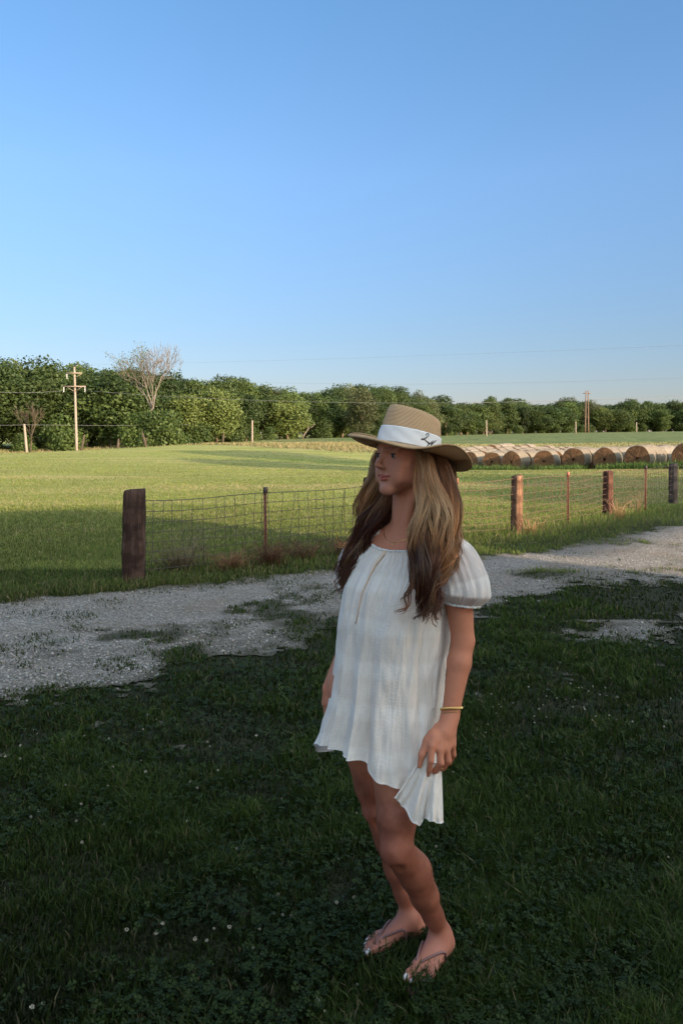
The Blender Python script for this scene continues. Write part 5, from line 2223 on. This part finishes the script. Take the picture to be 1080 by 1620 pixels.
def brim():
    n, m = 200, 26
    ph = np.linspace(-math.pi, math.pi, n, endpoint=False)
    z1, r1 = rim(np.degrees(ph))
    a, b = crown_r(ph, 0)
    r0 = 1 / np.sqrt((np.cos(ph) / CF) ** 2 + (np.sin(ph) / CLW) ** 2) * .985
    V, UVs = [], []
    for s in np.linspace(0, 1, m):
        r = r0 + (r1 - r0) * s
        z = z1 * s ** 2.1 - .010 * math.sin(s * math.pi) * (z1 > .0) + .0
        V.append(hp(r * np.cos(ph), r * np.sin(ph), z))
        UVs.append(np.stack([(ph + math.pi) / 6.2832 * 1.5, np.full(n, s * 1.2)], -1))
    top = np.concatenate(V)
    bot = top - HU * .0035
    VV = np.concatenate([top, bot])
    j = np.arange(n)
    i = np.arange(m - 1)[:, None] * n
    Q1 = np.stack([i + j, i + n + j, i + n + (j + 1) % n, i + (j + 1) % n], -1).reshape(-1, 4)
    Q2 = Q1[:, ::-1] + n * m
    e = (m - 1) * n
    Q3 = np.stack([e + j, e + j + n * m, e + (j + 1) % n + n * m, e + (j + 1) % n], -1)
    U_ = np.concatenate(UVs)
    o = hchild(quads('brim', VV, np.concatenate([Q1, Q2, Q3]), mat=ST.m, smooth=True, uv=np.concatenate([U_, U_])))
    rimp = top[(m - 1) * n:]
    t = MB()
    t.tube(np.concatenate([rimp, rimp[:1]]) - HU * .0017, .0032, 6, cap=False)
    rm = N('straw_edge')
    rm.bsdf((.30, .19, .10), .8)
    hchild(t.build('brim_edge', rm.m, smooth=True))


brim()


def band():
    n = 140
    ph = np.linspace(-math.pi, math.pi, n, endpoint=False)
    V = []
    Hh = .108
    hs = np.linspace(.035, .455, 12)
    for h in hs:
        a, b = crown_r(ph, h)
        off = .0028 + .0006 * np.sin(ph * 9 + h * 20)
        top = 1 + .10 * np.cos(ph) * h
        V.append(hp((a + off) * np.cos(ph), (b + off) * np.sin(ph), h * Hh * top))
    G = np.array(V)
    m = len(hs)
    inner = G - (G - HO) * .012
    VV = np.concatenate([G.reshape(-1, 3), inner.reshape(-1, 3)])
    j = np.arange(n)
    i = np.arange(m - 1)[:, None] * n
    Q = np.stack([i + j, i + (j + 1) % n, i + n + (j + 1) % n, i + n + j], -1).reshape(-1, 4)
    e = (m - 1) * n
    Q3 = np.stack([e + j, e + (j + 1) % n, e + (j + 1) % n + n * m, e + j + n * m], -1)
    bm = N('band_cotton')
    o = bm.coords()
    k = bm.noise(bm.mapping(o, (900, 900, 900)), 1, 2)
    k2 = bm.noise(o, 90, 3)
    c = bm.mix(k, (.56, .545, .54), (.76, .745, .74))
    c = bm.mix(bm.ramp(k2, [(.4, .3), (.7, 0.0)]), c, (.58, .57, .58))
    bm.bsdf(c, .9, bm.bump(k, .5, .001), spec=.1)
    bo = hchild(quads('hat_band', VV, np.concatenate([Q, Q3]), mat=bm.m, smooth=True))
    # the hand-stitched letters
    half = (ph > .1) & (ph < 2.9)
    gp = G[:, half].reshape(-1, 3)
    gx = 540 + F_PX * gp[:, 0] / gp[:, 1]
    gy = HOR + (CAM_Z - gp[:, 2]) * F_PX / gp[:, 1]

    def onband(zx, zy):
        px, py = 560 + zx / 4.909, 630 + zy / 4.909
        d2 = (gx - px) ** 2 + (gy - py) ** 2
        k = np.argsort(d2)[:6]
        w_ = 1 / (d2[k] + .3)
        p = (gp[k] * w_[:, None]).sum(0) / w_.sum()
        q = at(px, py, p[1])
        nrm = q - HO
        nrm -= HU * (nrm @ HU)
        nrm /= np.linalg.norm(nrm)
        return q + nrm * .0010
    st = MB()
    dy = STITCH_DY
    for line in (((556, 288), (560, 277), (571, 272), (578, 279), (574, 293), (560, 305), (540, 316), (525, 322), (520, 318), (528, 313), (542, 320), (560, 334), (578, 346)),
                 ((612, 330), (598, 342), (580, 356), (564, 372)), ((632, 328), (618, 340), (604, 353), (592, 366)), ((570, 348), (585, 350), (603, 348), (617, 344))):
        P = np.array([onband(x, y + dy) for x, y in line])
        st.tube(P, .0013, 5)
    sm = N('black_thread')
    sm.bsdf((.012, .012, .014), .7)
    so = st.build('stitched_letters', sm.m, smooth=True)
    hchild(so)


STITCH_DY = 0
band()


# ---- hair
def hair():
    r = np.random.default_rng(11)
    V, Q, C = [], [], []
    nv = 0
    DARK, MID, GOLD, PALEB = A(.038, .0095, .0040), A(.18, .070, .028), A(.41, .190, .080), A(.60, .375, .20)

    def lock(pts, n, rad, cols, wave=.009, width=.00062, tip=.35, seg=26, fr=2.2, flat=1.0):
        """pts: (px, py, depth) guide; rad: spread along it; cols: colours along it"""
        nonlocal nv
        G = np.array([at(*p) for p in pts])
        t0 = np.linspace(0, 1, len(G))
        t = np.linspace(0, 1, seg)
        # smooth guide
        g = np.stack([np.interp(t, t0, G[:, i]) for i in range(3)], -1)
        for _ in range(5):
            g[1:-1] = (g[:-2] + 2 * g[1:-1] + g[2:]) / 4
        rd = np.interp(t, np.linspace(0, 1, len(rad)), rad)
        ct = np.stack([np.interp(t, np.linspace(0, 1, len(cols)), np.array(cols)[:, i]) for i in range(3)], -1)
        T = np.gradient(g, axis=0)
        T /= np.linalg.norm(T, axis=1)[:, None]
        view = A(0, 1, 0)
        sx = np.cross(T, view); sx /= np.linalg.norm(sx, axis=1)[:, None]
        sy = np.cross(sx, T)
        phase0 = r.uniform(0, 6.28)
        n = int(n * 2.4)
        ncl = max(4, n // 24)
        per = max(1, n // ncl)
        for cl in range(ncl):
            ca_, cq = r.uniform(0, 6.28), math.sqrt(r.uniform())
            cx_, cy_ = math.cos(ca_) * cq, math.sin(ca_) * cq * flat
            cph, cam, cfr = phase0 + r.normal(0, .75), wave * 1.9 * r.uniform(.6, 1.5), fr * r.uniform(.7, 1.0)
            ctone = r.lognormal(0, .22)
            clen = r.uniform(.80, 1.03) if r.uniform() < .8 else r.uniform(.5, .85)
            cpale = r.uniform(.10, .42) if r.uniform() < .22 else 0.0
            for k in range(per):
                a, q = r.uniform(0, 6.28), math.sqrt(r.uniform())
                L = clen * r.uniform(.9, 1.03)
                m = max(int(seg * min(L, 1)), 6)
                tt = t[:m]
                spread = .0105 * (1 - .66 * tt / tt[-1])
                if r.uniform() < .09:                  # flyaways
                    spread = spread + .016 * tt
                wv = np.sin(tt * cfr * 6.28 + cph + .25 * math.cos(a)) * cam * tt ** .7
                wv2 = np.cos(tt * cfr * 5.4 + cph * 1.3) * cam * tt ** .7
                P = g[:m] + sx[:m] * (cx_ * rd[:m] + wv + math.cos(a) * q * spread)[:, None] + sy[:m] * (cy_ * rd[:m] + wv2 + math.sin(a) * q * spread)[:, None]
                wd = width * r.uniform(.6, 1.4) * (1 - (1 - tip) * (tt / tt[-1]) ** 3)
                cc = ct[:m] * ctone * r.lognormal(0, .14)
                pl = max(cpale, .45 if r.uniform() < .05 else 0)
                cc = cc * (1 - pl) + PALEB * pl * (1 - .75 * tt[:, None])
                Tm, sxm, sym = T[:m], sx[:m], sy[:m]
                for b in range(3):
                    aa = b * 2.094 + a
                    V.append(P + (sxm * math.cos(aa) + sym * math.sin(aa)) * wd[:, None])
                C.append(np.tile(cc, (3, 1)))
                i = np.arange(m - 1)
                for b in range(3):
                    c2 = (b + 1) % 3
                    Q.append(np.stack([nv + b * m + i, nv + c2 * m + i, nv + c2 * m + i + 1, nv + b * m + i + 1], -1))
                nv += 3 * m

    # her left (near) side: from under the hat down over the shoulder and chest
    top = [MID * .9, GOLD, PALEB * .8, GOLD, MID]
    lock([(668, 708, 2.43), (676, 745, 2.385), (690, 790, 2.36), (700, 830, 2.335), (700, 870, 2.31), (693, 905, 2.29)], 330, [.012, .020, .028, .030, .024, .010], [MID, GOLD, PALEB * .9, GOLD, MID * 1.2], .007)
    lock([(690, 712, 2.47), (700, 755, 2.43), (712, 800, 2.40), (716, 835, 2.375), (712, 870, 2.35), (706, 900, 2.33), (690, 930, 2.30)], 330, [.020, .028, .030, .028, .022, .016, .006], [MID * .8, MID, GOLD, GOLD, MID], .009)
    lock([(706, 716, 2.53), (714, 765, 2.50), (718, 815, 2.47), (716, 850, 2.44), (708, 885, 2.40)], 220, [.018, .024, .024, .020, .012], [MID * .7, MID, MID * 1.3, MID], .008)
    lock([(664, 715, 2.42), (668, 750, 2.38), (668, 790, 2.36), (664, 830, 2.33), (664, 870, 2.30), (666, 910, 2.28)], 260, [.008, .012, .018, .022, .024, .016], [GOLD, GOLD, PALEB * .8, GOLD * .8, MID * .6], .007)
    # dark heavy ends over her chest
    lock([(668, 830, 2.345), (664, 865, 2.315), (668, 900, 2.285), (676, 935, 2.27), (672, 962, 2.265), (664, 983, 2.265)], 420, [.018, .032, .036, .024, .014, .004], [MID * .6, DARK, DARK, DARK, DARK * 1.8], .008)
    lock([(684, 850, 2.33), (684, 890, 2.295), (686, 925, 2.28), (684, 950, 2.27), (690, 972, 2.27), (702, 977, 2.275)], 160, [.02, .024, .018, .012, .007, .003], [MID, DARK * 1.6, DARK * 2.2, MID * .8], .010)
    lock([(660, 860, 2.315), (652, 905, 2.275), (650, 940, 2.262), (640, 958, 2.26), (626, 973, 2.262)], 26, [.012, .008, .005, .004, .002], [DARK, MID * .6, MID, MID], .006)
    lock([(712, 850, 2.33), (716, 880, 2.31), (706, 905, 2.30), (690, 935, 2.285), (705, 950, 2.285)], 50, [.012, .010, .008, .006, .003], [MID, GOLD * .8, MID, MID], .008)
    lock([(722, 830, 2.37), (727, 862, 2.34), (722, 892, 2.32), (726, 905, 2.315)], 14, [.006, .006, .004, .002], [MID, GOLD * .7, MID], .006)
    lock([(684, 718, 2.47), (684, 770, 2.44), (684, 820, 2.41), (682, 860, 2.375), (680, 890, 2.33)], 300, [.018, .022, .024, .024, .014], [MID * .7, MID * .7, MID * .6, DARK * 1.6, DARK], .008)
    # face-framing strand
    lock([(660, 712, 2.415), (668, 735, 2.385), (672, 760, 2.37), (680, 800, 2.345), (695, 840, 2.31)], 60, [.004, .005, .006, .008, .008], [PALEB * .8, PALEB, PALEB, GOLD], .004)
    # her right (far) side, behind the cheek and down past the shoulder
    lock([(606, 716, 2.60), (594, 750, 2.60), (586, 790, 2.59), (580, 825, 2.58), (566, 860, 2.57)], 380, [.020, .030, .036, .036, .028], [GOLD * .9, PALEB * .7, GOLD, MID, DARK * 2], .008)
    lock([(618, 780, 2.54), (606, 805, 2.54), (592, 830, 2.54), (578, 860, 2.54), (562, 885, 2.53), (553, 905, 2.53), (550, 930, 2.54)], 480, [.022, .034, .040, .040, .034, .028, .010], [MID, DARK * 1.6, DARK * 1.3, DARK * 1.6, MID * .6], .009)
    lock([(588, 800, 2.58), (576, 840, 2.575), (562, 872, 2.57), (548, 900, 2.57), (545, 925, 2.57), (542, 938, 2.57)], 260, [.024, .030, .028, .022, .016, .006], [GOLD * .8, MID, DARK * 2, MID * .7, MID * .7], .010)
    lock([(580, 850, 2.56), (560, 862, 2.56), (545, 862, 2.56), (536, 856, 2.56), (528, 848, 2.56)], 10, [.008, .006, .004, .003, .002], [MID, GOLD, GOLD], .004)
    lock([(570, 880, 2.55), (554, 890, 2.55), (542, 900, 2.55), (535, 912, 2.55)], 30, [.010, .010, .007, .003], [MID * .7, MID, MID], .006)
    # mass behind the neck, closing the gap under the hat
    lock([(640, 715, 2.60), (640, 770, 2.61), (632, 820, 2.61), (620, 870, 2.60)], 300, [.05, .055, .055, .05], [DARK, DARK, DARK, DARK], .006, width=.0018, flat=.5)
    lock([(690, 720, 2.56), (692, 770, 2.56), (690, 820, 2.55), (684, 860, 2.53)], 260, [.04, .042, .042, .03], [DARK, DARK, DARK * 1.5, DARK], .006, width=.0018, flat=.6)
    lock([(606, 735, 2.585), (608, 765, 2.575), (612, 790, 2.56)], 60, [.012, .012, .010], [MID, MID, DARK * 2], .003, width=.0014)
    H = N('hair')
    c = H.attr()
    H.bsdf(c, .42, spec=.35, Anisotropic=.5)
    pmesh(quads('hair', np.concatenate(V), np.concatenate(Q), mat=H.m, smooth=True, col=np.concatenate(C)))


hair()

# ---- jewellery
GOLDM = N('gold')
GOLDM.bsdf((.78, .52, .20), .28, Metallic=1.0)
DGOLD = N('dark_gold')
DGOLD.bsdf((.36, .20, .10), .4, Metallic=.8)


def wristlet(name, t, rad, mat, beads, tilt):
    c = WR_L + (EL_L - WR_L) * t
    ax = (EL_L - WR_L); ax /= np.linalg.norm(ax)
    ax = ax + A(-.28, .1, 0) * tilt
    ax /= np.linalg.norm(ax)
    u = np.cross(ax, A(0, 1, 0)); u /= np.linalg.norm(u)
    w_ = np.cross(ax, u)
    Rr = .0255 + .0135 * (t / .66) + .002
    m = MB()
    th = np.linspace(0, 2 * math.pi, 73)
    if beads:
        for s in (0, math.pi):
            P = np.array([c + (u * math.cos(a) + w_ * math.sin(a)) * (Rr + .0018 * math.cos(a * 18 + s)) + ax * .0026 * math.sin(a * 18 + s) for a in np.linspace(0, 2 * math.pi, 289)])
            m.tube(P, rad, 5, cap=False)
    else:
        m.tube(np.array([c + (u * math.cos(a) + w_ * math.sin(a)) * Rr for a in th]), rad, 6, cap=False)
    return pmesh(m.build(name, mat, smooth=True))


b1 = wristlet('bracelet', .085, .0017, GOLDM.m, True, 1.0)
b1['label'] = 'thick twisted gold chain bracelet'
b2 = wristlet('bracelet', .035, .0013, DGOLD.m, False, 1.1)
b2['label'] = 'thin dark bracelet nearest the hand'
_m = MB()
_c0 = (MC[2] * .35 + _P(709, 1203, 2.280) * .65)
_ax = _P(709, 1203, 2.280) - MC[2]
_ax /= np.linalg.norm(_ax)
_u = np.cross(_ax, A(0, 1, 0)); _u /= np.linalg.norm(_u)
_w2 = np.cross(_ax, _u)
_m.tube(np.array([_P(697, 1214.5, 2.291) + (_u * math.cos(a) + _w2 * math.sin(a)) * .0098 for a in np.linspace(0, 6.2832, 33)]), .0013, 6, cap=False)
pmesh(_m.build('ring', DGOLD.m, smooth=True))
# necklace: thin chain lying on the collar bones with a small pendant
_pts = []
for t in np.linspace(-1, 1, 41):
    a = t * 1.75
    p = NB + UP * (.018 + .022 * abs(t) ** 1.5) + FB * math.cos(a) * .064 + LB * math.sin(a) * .060
    p = p - UP * .048 * (1 - t * t)
    _pts.append(p)
# press onto the skin
_bi = BV[(BV[:, 2] > 1.15) & (BV[:, 2] < 1.4)]
_pp2 = []
for p in _pts:
    q = _bi[np.argmin(((_bi - p) ** 2).sum(1))]
    n_ = p - A(NB[0], NB[1], p[2])
    n_ /= np.linalg.norm(n_)
    _pp2.append(q + n_ * .0012)
_pp2 = np.array(_pp2)
for _ in range(3):
    _pp2[1:-1] = (_pp2[:-2] + 2 * _pp2[1:-1] + _pp2[2:]) / 4
_m = MB()
_m.tube(_pp2, .0009, 5)
nk = pmesh(_m.build('necklace', GOLDM.m, smooth=True))
_m = MB()
_c0 = _pp2[20] + FB * .002 - UP * .006
_m.tube(np.array([_c0 + UP * .004, _c0, _c0 - UP * .004]), [.0015, .0032, .0012], 8)
pd = _m.build('pendant', GOLDM.m, nk, smooth=True)

# ---- flip-flops
FLS = N('sandal_sole')
FLS.bsdf((.075, .035, .035), .7, spec=.2)
FST = N('sandal_strap')
FST.bsdf((.15, .072, .068), .35, spec=.5)


def flipflop(q, s_in, label):
    n = 60
    outline = []
    for a in np.linspace(0, 2 * math.pi, n, endpoint=False):
        u = .108 + .130 * -math.cos(a)
        k = (u + .022) / .26
        wdt = .030 + .013 * np.clip((k - .25) / .45, 0, 1)
        v = math.copysign(abs(math.sin(a)) ** .62, math.sin(a)) * wdt + .004 * np.clip((k - .4) / .4, 0, 1)
        outline.append((u, v))
    m = MB()
    V = []
    for z, sc in ((-SOLE + .002, .97), (-.012, 1.0), (-.003, 1.0), (0.0, .975)):
        for (u, v) in outline:
            V.append(q(.108 + (u - .108) * sc, v * sc, z))
    Fq = [(i * n + j, i * n + (j + 1) % n, (i + 1) * n + (j + 1) % n, (i + 1) * n + j) for i in range(3) for j in range(n)]
    Fq += [tuple(3 * n + j for j in range(n)), tuple(reversed(range(n)))]
    m.add(V, Fq)
    so = pmesh(m.build('flip_flop', FLS.m, smooth=False))
    so['label'] = label
    # straps rest on the foot: drop samples on to the body mesh
    near = BV[BV[:, 2] < .13]

    def drape(p, lift):
        d = ((near[:, :2] - p[:2]) ** 2).sum(1)
        k = d < .005 ** 2
        z = near[k, 2].max() if k.any() else p[2]
        return A(p[0], p[1], max(z, p[2]) + lift)
    st = MB()
    post = (.172, .0170)
    for (v1, u1) in ((.040, .085), (-.038, .085)):
        P = [q(post[0], post[1], .002), q(post[0] - .002, post[1], .016)]
        for t in np.linspace(.12, 1, 14):
            u = post[0] - .004 + (u1 - post[0]) * t
            v = post[1] + (v1 - post[1]) * t ** .8
            P.append(drape(q(u, v, .001), .0018))
        P.append(q(u1 - .004, v1, -.006))
        P = np.array(P)
        for _ in range(2):
            P[2:-1] = (P[1:-2] + 2 * P[2:-1] + P[3:]) / 4
        st.tube(P, [.0028] * 3 + [.0036] * (len(P) - 3), 7)
    s2 = st.build('strap', FST.m, smooth=True)
    s2.parent = so


flipflop(QR, sR, 'flip flop on her right foot, turned sideways')
flipflop(QL, sL, 'flip flop on her left foot, toes towards the camera')
